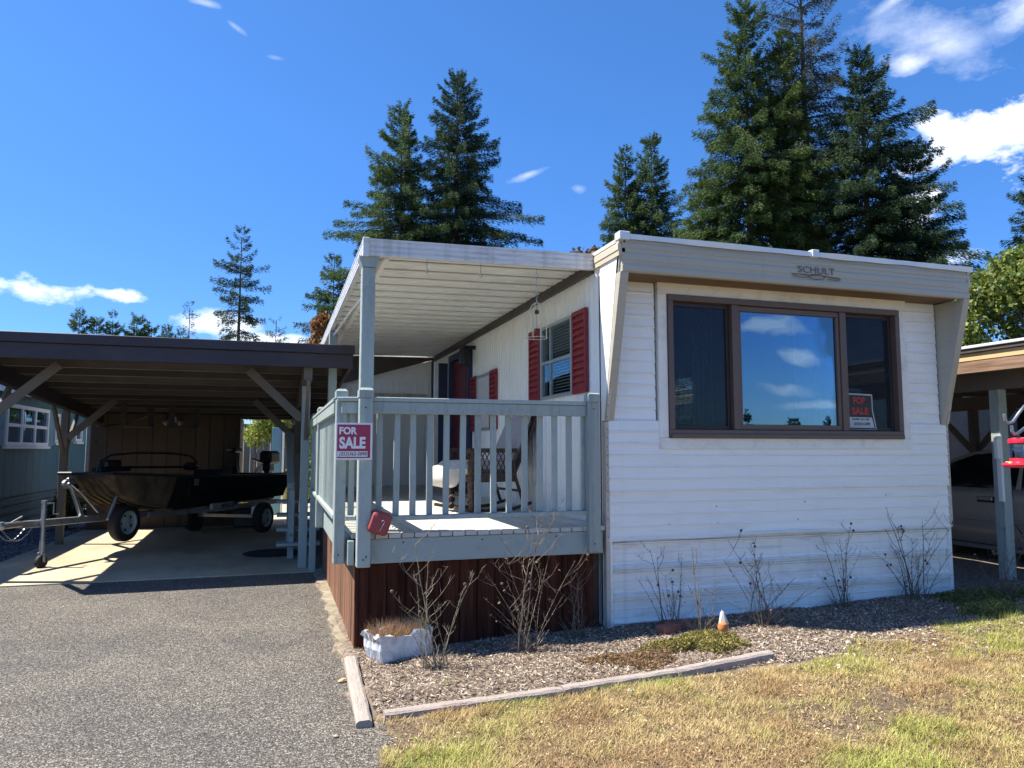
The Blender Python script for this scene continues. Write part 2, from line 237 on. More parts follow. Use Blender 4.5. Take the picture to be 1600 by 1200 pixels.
# ------------------------------------------------------------------ mesh helpers
class MB:
    def __init__(s): s.v = []; s.f = []
    def add(s, vs, fs):
        b = len(s.v); s.v += [tuple(v) for v in vs]; s.f += [tuple(b + i for i in f) for f in fs]; return s
    def box(s, x0, x1, y0, y1, z0, z1, c=0.):
        """box, with chamfered edges if c"""
        return s.obox(Vector(((x0 + x1) / 2, (y0 + y1) / 2, (z0 + z1) / 2)), Vector((1, 0, 0)), Vector((0, 1, 0)), Vector((0, 0, 1)), abs(x1 - x0) / 2, abs(y1 - y0) / 2, abs(z1 - z0) / 2, c)
    def obox(s, o, a, b, n, ha, hb, hn, c=0.):
        if c <= 0:
            vs = [o + a * (i * ha) + b * (j * hb) + n * (k * hn) for k in (-1, 1) for j in (-1, 1) for i in (-1, 1)]
            return s.add(vs, [(0, 2, 3, 1), (4, 5, 7, 6), (0, 1, 5, 4), (2, 6, 7, 3), (0, 4, 6, 2), (1, 3, 7, 5)])
        c = min(c, ha * .45, hb * .45, hn * .45); vs = []; idx = {}
        for i in (-1, 1):
            for j in (-1, 1):
                for k in (-1, 1):
                    for ax in range(3):
                        h = [ha - c, hb - c, hn - c]; h[ax] += c
                        idx[(i, j, k, ax)] = len(vs); vs.append(o + a * (i * h[0]) + b * (j * h[1]) + n * (k * h[2]))
        fs = []
        for q in (-1, 1):
            fs.append([idx[(q, j, k, 0)] for j, k in ((-1, -1), (1, -1), (1, 1), (-1, 1))][::q])
            fs.append([idx[(i, q, k, 1)] for i, k in ((-1, -1), (-1, 1), (1, 1), (1, -1))][::q])
            fs.append([idx[(i, j, q, 2)] for i, j in ((-1, -1), (1, -1), (1, 1), (-1, 1))][::q])
        for p in (-1, 1):
            for q in (-1, 1):
                g = p * q
                fs.append([idx[(p, q, -1, 0)], idx[(p, q, 1, 0)], idx[(p, q, 1, 1)], idx[(p, q, -1, 1)]][::-g])
                fs.append([idx[(p, -1, q, 0)], idx[(p, 1, q, 0)], idx[(p, 1, q, 2)], idx[(p, -1, q, 2)]][::g])
                fs.append([idx[(-1, p, q, 1)], idx[(1, p, q, 1)], idx[(1, p, q, 2)], idx[(-1, p, q, 2)]][::-g])
        for i in (-1, 1):
            for j in (-1, 1):
                for k in (-1, 1): fs.append([idx[(i, j, k, ax)] for ax in (0, 1, 2)][::(i * j * k)])
        return s.add(vs, fs)
    def beam(s, p, q, w, h, up=(0, 0, 1), c=0.004):
        """box beam from p to q; w sideways, h along up"""
        p = Vector(p); q = Vector(q); d = q - p; l = d.length; d.normalize(); a = d.cross(Vector(up))
        if a.length < 1e-4: a = d.cross(Vector((0, 1, 0)))
        a.normalize(); n = a.cross(d).normalized()
        return s.obox((p + q) / 2, d, -a, n, l / 2, w / 2, h / 2, c)
    def tube(s, pts, r, n=6, caps=True):
        pts = [Vector(p) for p in pts]; k = len(pts); rs = r if isinstance(r, (list, tuple)) else [r] * k
        d0 = (pts[1] - pts[0]).normalized(); a = d0.orthogonal().normalized(); vs = []
        for i, p in enumerate(pts):
            d = (pts[min(i + 1, k - 1)] - pts[max(i - 1, 0)])
            if d.length < 1e-9: d = d0.copy()
            d.normalize(); a = (a - d * a.dot(d))
            if a.length < 1e-6: a = d.orthogonal()
            a.normalize(); b = d.cross(a)
            for j in range(n):
                t = 2 * math.pi * j / n; vs.append(p + (a * math.cos(t) + b * math.sin(t)) * rs[i])
        fs = [(i * n + j, i * n + (j + 1) % n, (i + 1) * n + (j + 1) % n, (i + 1) * n + j) for i in range(k - 1) for j in range(n)]
        if caps: fs += [tuple(range(n))[::-1], tuple((k - 1) * n + j for j in range(n))]
        return s.add(vs, fs)
    def lathe(s, o, ax, prof, n=20, squash=1.):
        """prof: (radius, height along ax)"""
        o = Vector(o); ax = Vector(ax).normalized(); a = ax.orthogonal().normalized(); b = ax.cross(a); vs = []
        for r, h in prof:
            for j in range(n):
                t = 2 * math.pi * j / n; vs.append(o + ax * h + (a * math.cos(t) + b * math.sin(t) * squash) * r)
        k = len(prof)
        fs = [(i * n + j, i * n + (j + 1) % n, (i + 1) * n + (j + 1) % n, (i + 1) * n + j) for i in range(k - 1) for j in range(n)]
        fs += [tuple(range(n))[::-1], tuple((k - 1) * n + j for j in range(n))]
        return s.add(vs, fs)
    def prism(s, poly, axis, a0, a1):
        """extrude a 2D polygon; axis 0: poly=(y,z) along x; 1: (x,z) along y; 2: (x,y) along z"""
        def P(u, v, w): return ((w, u, v), (u, w, v), (u, v, w))[axis]
        n = len(poly); vs = [P(u, v, a0) for u, v in poly] + [P(u, v, a1) for u, v in poly]
        fs = [(i, (i + 1) % n, n + (i + 1) % n, n + i) for i in range(n)] + [tuple(range(n))[::-1], tuple(range(n, 2 * n))]
        return s.add(vs, fs)
    def mesh(s, name, m, shift=(0, 0, 0), smooth=False):
        me = bpy.data.meshes.new(name); sx, sy, sz = shift
        me.from_pydata([(v[0] - sx, v[1] - sy, v[2] - sz) for v in s.v], [], s.f); me.materials.append(m); me.update()
        import bmesh
        b = bmesh.new(); b.from_mesh(me); bmesh.ops.recalc_face_normals(b, faces=b.faces); b.to_mesh(me); b.free()
        if smooth:
            me.polygons.foreach_set('use_smooth', [True] * len(me.polygons))
            try: me.set_sharp_from_angle(angle=R(38))
            except Exception: pass
        return me
WL = {}
def tagit(o, label=None, cat=None, group=None, kind=None):
    for k, v in (('label', label), ('category', cat), ('group', group), ('kind', kind)):
        if v: o[k] = v
def top(name, loc, label, cat, group=None):
    o = bpy.data.objects.new(name, None); C.objects.link(o); o.location = loc; o.empty_display_size = .1; tagit(o, label, cat, group); WL[o] = Vector(loc); return o
def part(name, mb, m, parent, label=None, smooth=False, kind=None):
    w = WL[parent]; o = bpy.data.objects.new(name, mb.mesh(name, m, w, smooth)); C.objects.link(o); o.parent = parent; WL[o] = w.copy()
    tagit(o, label, None, None, kind); return o
def piece(name, me, parent, wloc=None, loc=None, rot=(0, 0, 0), label=None):
    """an object sharing mesh me, placed at world wloc under parent"""
    o = bpy.data.objects.new(name, me); C.objects.link(o); o.parent = parent
    o.location = (Vector(wloc) - WL[parent]) if wloc is not None else loc; o.rotation_euler = rot; WL[o] = WL[parent] + o.location
    tagit(o, label); return o
def solid(name, mb, m, loc, label, cat, group=None, smooth=False):
    o = bpy.data.objects.new(name, mb.mesh(name, m, loc, smooth)); C.objects.link(o); o.location = loc; WL[o] = Vector(loc); tagit(o, label, cat, group); return o
def struct(name, mb, m, kind='structure', smooth=False):
    o = bpy.data.objects.new(name, mb.mesh(name, m, (0, 0, 0), smooth)); C.objects.link(o); o['kind'] = kind; WL[o] = Vector((0, 0, 0)); return o
def text_part(name, body, size, m, parent, wloc, rot, bold=0., sx=1., ext=.0008, align='CENTER', shear=0):
    cu = bpy.data.curves.new(name, 'FONT'); cu.body = body; cu.size = size; cu.extrude = ext; cu.offset = bold; cu.align_x = align; cu.align_y = 'CENTER'; cu.shear = shear
    tmp = bpy.data.objects.new("tmp_text", cu); C.objects.link(tmp); dg = bpy.context.evaluated_depsgraph_get(); dg.update()
    me = bpy.data.meshes.new_from_object(tmp.evaluated_get(dg)); bpy.data.objects.remove(tmp); bpy.data.curves.remove(cu)
    for v in me.vertices: v.co.x *= sx
    me.materials.clear(); me.materials.append(m); me.name = name
    return piece(name, me, parent, wloc=wloc, rot=rot)
# numpy mesh builder for foliage
def np_mesh(name, V, nf, k, tint, m):
    """V: (nf*k,3) verts, faces of k verts each; tint: (nf,3)"""
    me = bpy.data.meshes.new(name); me.vertices.add(len(V)); me.vertices.foreach_set('co', V.astype(np.float32).ravel())
    me.loops.add(nf * k); me.loops.foreach_set('vertex_index', np.arange(nf * k, dtype=np.int32))
    me.polygons.add(nf); me.polygons.foreach_set('loop_start', np.arange(0, nf * k, k, dtype=np.int32)); me.polygons.foreach_set('loop_total', np.full(nf, k, dtype=np.int32))
    me.update(calc_edges=True)
    at = me.attributes.new('tint', 'FLOAT_COLOR', 'POINT'); col = np.ones((nf, k, 4), np.float32); col[:, :, :3] = tint[:, None, :]; at.data.foreach_set('color', col.ravel())
    me.materials.append(m); return me
def vnoise(x, y, sc, seed):
    x = np.asarray(x, float) * sc; y = np.asarray(y, float) * sc; xi = np.floor(x).astype(int); yi = np.floor(y).astype(int); fx = x - xi; fy = y - yi
    fx = fx * fx * (3 - 2 * fx); fy = fy * fy * (3 - 2 * fy)
    def h(a, b):
        n = (a * 374761393 + b * 668265263 + seed * 974634777) & 0xffffffff; n = ((n ^ (n >> 13)) * 1274126177) & 0xffffffff; return ((n ^ (n >> 16)) & 0xffff) / 65535.
    return (h(xi, yi) * (1 - fx) + h(xi + 1, yi) * fx) * (1 - fy) + (h(xi, yi + 1) * (1 - fx) + h(xi + 1, yi + 1) * fx) * fy
def sst(a, b, x): t = np.clip((x - a) / (b - a), 0, 1); return t * t * (3 - 2 * t)
def hgt(x, y):
    n = vnoise(x, y, 2.2, 3) - .5; n2 = vnoise(x, y, 9, 5) - .5
    edge = sst(.40, .60, x + n2 * .16 + n * .1)
    bed = sst(4.15, 4.5, y); rise = np.clip((x - 1.2) * .022, 0, .13) * (.35 + .65 * sst(3.2, 5.2, y))
    return -.03 + edge * (.042 + .03 * bed + rise + n * .03 + n2 * .012)
exec_after = []
# ------------------------------------------------------------------ setting: ground
struct("ground", MB().box(-400, 400, -400, 500, -.9, -.07), m_ground)
def jag_sheet(z):
    pts = []
    for i in range(60):
        y = -14 + i * (9.33 + 14) / 59; pts.append((.78 + .05 * math.sin(i * 1.7), y))
    pts += [(-14, 9.33), (-14, -14)]
    return MB().prism(pts, 2, z - .05, z)
struct("driveway", jag_sheet(0.0), m_asphalt)
o = struct("carport_slab", MB().prism([(-3.42, 9.34), (.62, 9.34), (.62, 16.4), (-3.32, 16.4)], 2, -.05, .012), m_conc)
struct("gravel_ground", MB().box(-14, -3.42, 9.34, 40, -.06, -.012), m_gravel)
struct("back_gravel", MB().box(-3.32, 14, 16.42, 40, -.06, -.016), mat("pale_gravel", (.42, .37, .31), .9, .3, 25, bump=.8, bscale=40, dirt=(.22, .24, .09), dscale=.5, damt=.8))
struct("neighbour_slab", MB().box(7.72, 11.4, 3.2, 16, -.02, .10, .01), m_conc)
def terrain():
    xs = np.concatenate([np.arange(.3, 8.01, .05), np.arange(8.3, 16, .6)]); ys = np.concatenate([np.arange(-14, 1.6, .5), np.arange(1.6, 5.75, .05), np.arange(5.9, 16.4, .4)])
    X, Y = np.meshgrid(xs, ys); Z = hgt(X, Y); nx = len(xs)
    Z = np.where(X > 8, np.minimum(Z, .06), Z)
    mb = MB(); mb.v = list(zip(X.ravel(), Y.ravel(), Z.ravel()))
    mb.f = [(j * nx + i, j * nx + i + 1, (j + 1) * nx + i + 1, (j + 1) * nx + i) for j in range(len(ys) - 1) for i in range(nx - 1)]
    return mb
def bed_mask_mat():
    M = m_lawn.copy(); M.name = "yard_ground"; nt = M.node_tree; N = nt.nodes.new; L = nt.links.new
    p = [n for n in nt.nodes if n.type == 'BSDF_PRINCIPLED'][0]; src = p.inputs['Base Color'].links[0].from_socket
    tc = N("ShaderNodeTexCoord"); sp = N("ShaderNodeSeparateXYZ"); L(tc.outputs['Object'], sp.inputs[0])
    mr = N("ShaderNodeMapRange"); mr.inputs[1].default_value = 4.1; mr.inputs[2].default_value = 4.35; L(sp.outputs[1], mr.inputs[0])
    nz = N("ShaderNodeTexNoise"); nz.inputs['Scale'].default_value = 25; nz.inputs['Detail'].default_value = 6; L(tc.outputs['Object'], nz.inputs['Vector'])
    cr = N("ShaderNodeValToRGB"); cr.color_ramp.elements[0].color = (.09, .068, .052, 1); cr.color_ramp.elements[0].position = .35; cr.color_ramp.elements[1].color = (.24, .19, .15, 1); cr.color_ramp.elements[1].position = .65; L(nz.outputs[0], cr.inputs[0])
    mx = N("ShaderNodeMix"); mx.data_type = 'RGBA'; L(mr.outputs[0], mx.inputs[0]); L(src, mx.inputs[6]); L(cr.outputs[0], mx.inputs[7]); L(mx.outputs[2], p.inputs['Base Color']); return M
struct("yard", terrain(), bed_mask_mat(), smooth=True)
# footing strip beside the deck
mb = MB(); pts = [(.47 + .018 * math.sin(i * 1.1) + .012 * math.sin(i * 2.9 + 1), 5.28 + i * .085) for i in range(51)]; mb.prism(pts + [(.66, 9.6), (.66, 5.28)], 2, -.03, .022)
struct("footing_strip", mb, m_foot)

# ------------------------------------------------------------------ mobile home
X0, X1, YF, YB = 2.53, 6.12, 5.45, 19.0
home = top("mobile_home", (X0, YF, 0), "white single-wide mobile home with a large brown framed picture window", "mobile home")
ZS, ZT = .75, 2.93
# --- front siding strips: each is its own piece
def strip_mesh(name, w, h, rib, m):
    """horizontal siding strip: a shallow lapped profile with fine ribs, front at y=0 facing -y"""
    if rib == 'wall': prof = [(0, 0), (-.0080, .0), (-.0165, .002), (-.0165, .009), (-.0100, .017), (-.0100, h * .5), (-.0050, h * .93), (-.0035, h)]
    else: prof = [(0, 0), (-.006, .002), (-.004, h * .28), (-.010, h * .30), (-.006, h * .34), (-.004, h * .60), (-.034, h * .65), (-.034, h * .69), (-.004, h * .72), (-.004, h * .77), (-.034, h * .82), (-.034, h * .86), (-.004, h * .90), (-.003, h * .995), (0, h)]
    return MB().prism(prof + [(.01, h), (.01, 0)], 0, 0, w).mesh(name, m, smooth=False)
wallh = (1.715 - ZS) / 10
me = strip_mesh("siding_panel", X1 - X0 - .05, wallh, 'wall', m_white)
for i in range(8): piece("siding_panel", me, home, (X0 + .025, YF - (.012 if i > 3 else 0), ZS + i * wallh))
ml = strip_mesh("siding_panel", 3.02 - X0 - .025, wallh, 'wall', m_white); mr_ = strip_mesh("siding_panel", X1 - 5.65 - .025, wallh, 'wall', m_white)
for i in (8, 9):
    piece("siding_panel", ml, home, (X0 + .025, YF - .012, ZS + i * wallh)); piece("siding_panel", mr_, home, (5.65, YF - .012, ZS + i * wallh))
uh = (2.88 - 1.715) / 12
CL, CR, CB, CT = 3.014, 5.655, 1.48, 2.89
ml = strip_mesh("siding_panel", CL - X0 - .10, uh, 'wall', m_white); mr_ = strip_mesh("siding_panel", X1 - CR - .09, uh, 'wall', m_white)
for i in range(12):
    piece("siding_panel", ml, home, (X0 + .08, YF + .004, 1.715 + i * uh)); piece("siding_panel", mr_, home, (CR + .005, YF + .004, 1.715 + i * uh))
sh = (ZS - .03) / 3.25
me = strip_mesh("skirting_panel", X1 - X0 - .10, sh, 'skirt', m_skirt)
for i in range(4): piece("skirting_panel", me, home, (X0 + .06, YF + .022, -.07 + i * sh - .02))
part("skirting_trim", MB().box(X0 + .005, X0 + .055, YF - .012, YF + .05, -.05, ZS - .005, .004), m_skirt, home); part("skirting_trim", MB().box(X1 - .045, X1 - .005, YF - .004, YF + .05, -.05, ZS - .005, .004), m_skirt, home)
# bent drip lip between wall and skirting
mb = MB(); n = 40; vs = []; fs = []
for i in range(n + 1):
    x = X0 + .02 + (X1 - X0 - .04) * i / n; b = math.exp(-((x - 4.25) / .35) ** 2); dz = .022 * b + .004 * math.sin(x * 7); dy = -.028 * b
    vs += [(x, YF - .016 + dy, ZS - .006 + dz), (x, YF - .022 + dy, ZS + .012 + dz), (x, YF - .010, ZS + .03), (x, YF + .004, ZS - .004 + dz)]
for i in range(n):
    for k in range(3): fs.append((i * 4 + k, i * 4 + k + 1, i * 4 + 5 + k, i * 4 + 4 + k))
mb.add(vs, fs); part("drip_lip", mb, m_white, home)
# corner trims with screws
part("corner_trim", MB().box(X0 - .006, X0 + .03, YF - .018, YF + .03, .02, 1.705, .003), m_trim, home); part("corner_filler", MB().box(X0 + .002, X0 + .06, YF + .006, YF + .034, 1.715, 2.87), m_whiteside, home)
part("corner_trim", MB().box(X1 - .03, X1 + .006, YF - .018, YF + .03, ZS, 1.715, .003), m_trim, home)
mb = MB()
for x in (X0 + .012, X1 - .012):
    for i in range(14): mb.lathe((x, YF - .017, ZS + .03 + i * .072), (0, -1, 0), [(.005, 0), (.004, .003)], 6)
for i in range(13):
    mb.lathe((X0 + .1 + i * .03, YF - .010, 1.722), (0, -1, 0), [(.0035, 0), (.003, .003)], 5); mb.lathe((CR + .03 + i * .032, YF - .010, 1.722), (0, -1, 0), [(.0035, 0), (.003, .003)], 5)
for x, z in ((3.55, 1.42), (3.55, 1.0), (4.45, 1.02), (5.35, 1.06), (3.1, .86), (3.56, .86), (4.37, .87), (5.8, .82)): mb.lathe((x, YF - .011, z), (0, -1, 0), [(.006, 0), (.004, .003)], 6)
part("screw", mb, mat("rusty_screw", (.08, .05, .04), .7), home, kind='stuff')
# structural backing wall with window opening
for k, b in enumerate([(X0 + .005, X1 - .005, -.05, 1.55), (X0 + .005, 3.10, 1.55, ZT), (5.57, X1 - .005, 1.55, ZT), (3.10, 5.57, 2.80, ZT)]):
    part("front_wall", MB().box(b[0], b[1], YF + .033, YF + .10, b[2], b[3]), m_room, home)
# casing
for (a, b, c, d) in ((CL, CR, 2.79, CT), (CL, CR, CB, 1.575)): part("window_casing", MB().box(a, b, YF - .035, YF + .03, c, d, .004), m_casing, home)
for (a, b) in ((CL, 3.10), (5.57, CR)): part("window_casing", MB().box(a, b, YF - .033, YF + .03, 1.576, 2.789, .004), m_casing, home)
# picture window
WX0, WX1, WZ0, WZ1 = 3.103, 5.562, 1.58, 2.786
mb = MB()
for (a, b, c, d) in ((WX0, WX1, WZ0, WZ0 + .065), (WX0, WX1, WZ1 - .05, WZ1), (WX0, WX0 + .05, WZ0 + .065, WZ1 - .05), (WX1 - .05, WX1, WZ0 + .065, WZ1 - .05)): mb.box(a, b, YF - .05, YF + .06, c, d, .004)
win = part("picture_window", mb, m_winframe, home)
part("sill", MB().box(WX0 + .01, WX1 - .01, YF - .064, YF - .052, WZ0 - .006, WZ0 + .028, .003), m_winframe, win)
for x0, x1, y in ((3.735, 3.80, -.035), (4.885, 4.955, -.035)): part("mullion", MB().box(x0, x1, YF + y, YF + .05, WZ0 + .066, WZ1 - .051, .004), m_winframe, win)
# centre sash
mb = MB()
for (a, b, c, d) in ((3.802, 4.884, WZ0 + .067, WZ0 + .115), (3.802, 4.884, WZ1 - .10, WZ1 - .053), (3.802, 3.835, WZ0 + .115, WZ1 - .10), (4.852, 4.884, WZ0 + .115, WZ1 - .10)): mb.box(a, b, YF - .02, YF + .03, c, d, .004)
part("sash", mb, m_winframe, win)
part("pane", MB().box(3.834, 4.853, YF + .002, YF + .006, WZ0 + .114, WZ1 - .099), m_glass, win)
part("pane", MB().box(3.153, 3.734, YF + .030, YF + .034, WZ0 + .066, WZ1 - .051), m_glass2, win)
part("pane", MB().box(4.956, 5.512, YF + .030, YF + .034, WZ0 + .066, WZ1 - .051), m_glass2, win)
for x0, x1 in ((3.154, 3.733), (4.957, 5.511)):
    mb = MB()
    for (a, b, c, d) in ((x0, x1, WZ0 + .067, WZ0 + .10), (x0, x1, WZ1 - .085, WZ1 - .052), (x0, x0 + .03, WZ0 + .10, WZ1 - .085), (x1 - .03, x1, WZ0 + .10, WZ1 - .085)): mb.box(a, b, YF + .012, YF + .026, c, d, .002)
    part("screen_frame", mb, mat("dark_bronze", (.03, .022, .02), .5), win)
    part("insect_screen", MB().box(x0 + .03, x1 - .03, YF + .018, YF + .019, WZ0 + .10, WZ1 - .085), MATS.setdefault("scr", screen_mat()), win)
# room behind the window
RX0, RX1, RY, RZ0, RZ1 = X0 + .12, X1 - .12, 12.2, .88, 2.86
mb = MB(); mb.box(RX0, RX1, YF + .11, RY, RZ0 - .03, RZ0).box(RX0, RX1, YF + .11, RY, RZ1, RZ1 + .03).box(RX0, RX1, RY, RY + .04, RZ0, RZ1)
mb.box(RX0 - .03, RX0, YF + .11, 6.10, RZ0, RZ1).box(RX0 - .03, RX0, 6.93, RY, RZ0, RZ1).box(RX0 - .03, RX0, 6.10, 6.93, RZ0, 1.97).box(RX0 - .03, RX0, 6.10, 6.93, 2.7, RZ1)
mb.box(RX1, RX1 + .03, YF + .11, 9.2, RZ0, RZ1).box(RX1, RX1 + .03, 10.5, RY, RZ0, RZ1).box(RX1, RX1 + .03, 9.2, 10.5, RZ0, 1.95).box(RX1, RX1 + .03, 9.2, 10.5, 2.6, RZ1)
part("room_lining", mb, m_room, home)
mb = MB()
for i in range(16): mb.box(RX1 - .05, RX1 - .01, 9.22, 10.48, 1.97 + i * .04, 1.975 + i * .04)
part("far_blind", mb, m_blind, home)
def wavy(x0, x1, y, z0, z1, m, name, n=36, amp=.02, fr=55):
    mb = MB(); vs = []
    for i in range(n + 1):
        x = x0 + (x1 - x0) * i / n; yy = y + amp * math.sin(x * fr) + .4 * amp * math.sin(x * fr * 2.3 + 1); vs += [(x, yy, z0), (x, yy, z1)]
    mb.add(vs, [(2 * i, 2 * i + 2, 2 * i + 3, 2 * i + 1) for i in range(n)]); return part(name, mb, m, home, smooth=True)
wavy(4.58, 4.86, YF + .22, 1.2, 2.84, m_curt, "curtain")
wavy(5.0, 5.35, YF + .24, 1.2, 2.84, m_curt, "curtain")
wavy(3.12, 3.26, YF + .22, 1.2, 2.84, m_curt, "curtain")
wavy(3.5, 3.72, YF + .26, 1.2, 2.84, m_curt, "curtain")
# front overhang: fascia, soffit, wings, roof edge
YO = 5.12
prof = [(YO, 2.875), (YO - .008, 2.885), (YO - .008, 2.925), (YO, 2.932), (YO, 2.965), (YO - .006, 2.972), (YO - .006, 3.02), (YO, 3.028), (YO, 3.06), (YO - .006, 3.066), (YO - .006, 3.10), (YO, 3.105), (YO, 3.135), (YO + .04, 3.135), (YO + .04, 2.875)]
part("front_fascia", MB().prism(prof, 0, X0 + .012, X1 - .012), m_beige, home)
part("front_soffit", MB().box(X0 + .08, X1 - .08, YO + .042, YF + .03, 2.883, 2.90), m_brownply, home)
for xa, xb in ((X0, X0 + .072), (X1 - .072, X1)):
    part("side_wing", MB().prism([(YF - .022, 1.71), (YF + .02, 1.71), (YF + .02, 2.874), (YO + .004, 2.874)], 0, xa, xb), m_beige, home)
    mb = MB(); mb.beam((xa + .012 if xa < 4 else xb - .012, YF - .03, 1.72), (xa + .012 if xa < 4 else xb - .012, YO - .004, 3.135), .026, .012, (0, 1, .3)); part("wing_trim", mb, m_trim, home)
    mb = MB(); ex = xa + .005 if xa < 4 else xb - .005
    for i in range(16):
        t = i / 15; mb.lathe((ex, YF - .04 + (YO - YF + .032) * t, 1.74 + 1.36 * t), (0, -1, .1), [(.005, 0), (.004, .004)], 6)
    part("screw", mb, MATS["rusty_screw"], home, kind='stuff')
mb = MB(); vs = []; fs = []; n = 60
for i in range(n + 1):
    x = X0 - .02 + (X1 - X0 + .04) * i / n; q = .006 * math.sin(x * 5) + .005 * math.sin(x * 13 + 1) * (1 if x > 4 else .3)
    vs += [(x, YO - .022 + q * .5, 3.128 + q * .6), (x, YO - .026 + q, 3.172), (x, YO + .02, 3.185), (x, YO + .06, 3.16)]
for i in range(n):
    for k in range(3): fs.append((i * 4 + k, i * 4 + k + 1, i * 4 + 5 + k, i * 4 + 4 + k))
mb.add(vs, fs); part("roof_edge_flashing", mb, m_roofed, home, smooth=True)
part("roof_seam", MB().box(4.33, 4.40, YO - .036, YO + .06, 3.125, 3.190, .004), m_roofed, home)
part("roof_seam", MB().box(X0 - .022, X0 + .07, YO - .034, YO + .06, 3.122, 3.188, .004), m_roofed, home)
mb = MB(); ns = 10
prof = [(X0 - .02 + (X1 - X0 + .04) * i / ns, 3.14 + .030 * math.sin(math.pi * i / ns)) for i in range(ns + 1)]
mb.prism(prof + [(X1 + .02, 3.11), (X0 - .02, 3.11)], 1, YO + .045, YB); part("roof", mb, m_roof, home)
part("side_fascia", MB().prism([(X0 - .016, 3.0), (X0 - .016, 3.04), (X0 - .022, 3.045), (X0 - .022, 3.09), (X0 - .016, 3.095), (X0 - .016, 3.128), (X0 + .04, 3.128), (X0 + .04, 3.0)], 1, YO + .0, 5.62), m_beige2, home)
part("side_fascia", MB().box(X0 - .014, X0 + .04, 5.622, YB, 3.0, 3.128), m_beige2, home)
part("side_fascia", MB().box(X1 - .04, X1 + .014, YO, YB, 3.0, 3.128), m_beige2, home)
part("eave_band", MB().box(X0 - .02, X0 + .01, 5.66, YB - .1, 2.975, 2.998), m_band, home)
part("eave_band", MB().box(X0 - .012, X0 + .012, 5.64, 12.29, 2.975 - .0, 3.085), m_band, home) if False else None
mb = MB().box(X0 - .035, X0 - .018, 5.63, 12.28, 2.972, 3.070, .002); part("brown_eave_strip", mb, m_band, home)
# side wall of ribbed metal, split round the openings
def ribbed(y0, y1, z0, z1, x, pitch=.1):
    mb = MB(); prof = []; k0 = math.ceil(y0 / pitch - 1e-6); y = y0; ys = [(x, y0)]
    yy = k0 * pitch
    while yy + .03 < y1:
        if yy > y0 + .005: ys += [(x, yy), (x - .009, yy + .008), (x - .009, yy + .020), (x, yy + .028)]
        yy += pitch
    ys.append((x, y1)); mb.prism(ys + [(x + .03, y1), (x + .03, y0)], 2, z0, z1); return mb
SW0, SW1, SZ0, SZ1 = 6.10, 6.93, 1.97, 2.70
for (a, b, c, d) in ((YF + .031, SW0, -.0, 3.0), (SW0, SW1, -.0, SZ0), (SW0, SW1, SZ1, 3.0), (SW1, 9.75, -.0, 3.0), (11.0, YB, -.0, 3.0)):
    part("side_wall", ribbed(a, b, c if c > 0 else -.05, d, X0 + .012), m_whiteside, home)
part("side_wall", MB().box(X0 + .012, X0 + .042, 9.75, 11.0, 2.92, 3.0), m_whiteside, home)
part("side_wall", MB().prism([(YO + .06, 3.0), (YF + .05, 3.0), (YF + .05, 1.71), (YF - .002, 1.71)], 0, X0 - .003, X0 - .0005), m_whiteside, home)
part("side_wall", MB().box(X1 - .03, X1, YF + .104, 9.2, -.05, 3.0).box(X1 - .03, X1, 10.5, YB, -.05, 3.0).box(X1 - .03, X1, 9.2, 10.5, -.05, 1.95).box(X1 - .03, X1, 9.2, 10.5, 2.6, 3.0), m_whiteside, home)
part("rear_wall", MB().box(X0 + .045, X1 - .032, YB - .05, YB, -.05, 3.0), m_whiteside, home)
# side window with blinds and shutters
def side_frame(y0, y1, z0, z1, xo, w=.03):
    mb = MB()
    for (a, b, c, d) in ((y0, y1, z0, z0 + w), (y0, y1, z1 - w, z1), (y0, y0 + w, z0 + w, z1 - w), (y1 - w, y1, z0 + w, z1 - w)): mb.box(xo, X0 + .05, a, b, c, d, .002)
    return mb
sw = part("side_window", side_frame(SW0, SW1, SZ0, SZ1, X0 - .022), mat("aluminium_frame", (.42, .44, .44), .4, .05, metal=.4), home)
part("meeting_rail", MB().box(X0 - .016, X0 + .02, SW0 + .03, SW1 - .03, 2.318, 2.345), MATS["aluminium_frame"], sw)
part("meeting_rail", MB().box(X0 - .012, X0 + .02, 6.66, 6.685, SZ0 + .03, SZ1 - .03), MATS["aluminium_frame"], sw)
part("pane", MB().box(X0 - .002, X0 + .001, SW0 + .03, SW1 - .03, SZ0 + .03, SZ1 - .03), m_glass3, sw)
sm = MB().obox(Vector((0, 0, 0)), Vector((1, 0, .5)).normalized(), Vector((0, 1, 0)), Vector((-.5, 0, 1)).normalized(), .012, (SW1 - SW0 - .30) / 2, .0012).mesh("blind_slat", m_blind)
for i in range(22): piece("blind_slat", sm, sw, (X0 + .04, (SW0 + SW1) / 2 - .10, SZ0 + .045 + i * .0295))
def shutter(y0, y1, z0, z1):
    mb = MB(); xo = X0 - .028
    for (a, b, c, d) in ((y0, y1, z0, z0 + .04), (y0, y1, z1 - .04, z1), (y0, y0 + .03, z0 + .04, z1 - .04), (y1 - .03, y1, z0 + .04, z1 - .04)): mb.box(xo, X0 + .003, a, b, c, d, .003)
    mb.box(X0 - .008, X0 + .001, y0 + .03, y1 - .03, z0 + .04, z1 - .04)
    s = part("shutter", mb, m_red, home); h = .058; n = int((z1 - z0 - .08) / h); h = (z1 - z0 - .08) / n
    lm = MB().prism([(-.018, 0), (-.020, .008), (0, h - .004), (.012, h - .004), (.012, 0)], 1, 0, y1 - y0 - .064).mesh("louvre", m_red)
    for i in range(n): piece("louvre", lm, s, (X0 - .006 - .003, y0 + .032, z0 + .04 + i * h))
shutter(5.775, 6.075, 1.968, 2.707); shutter(6.955, 7.275, 1.968, 2.707)
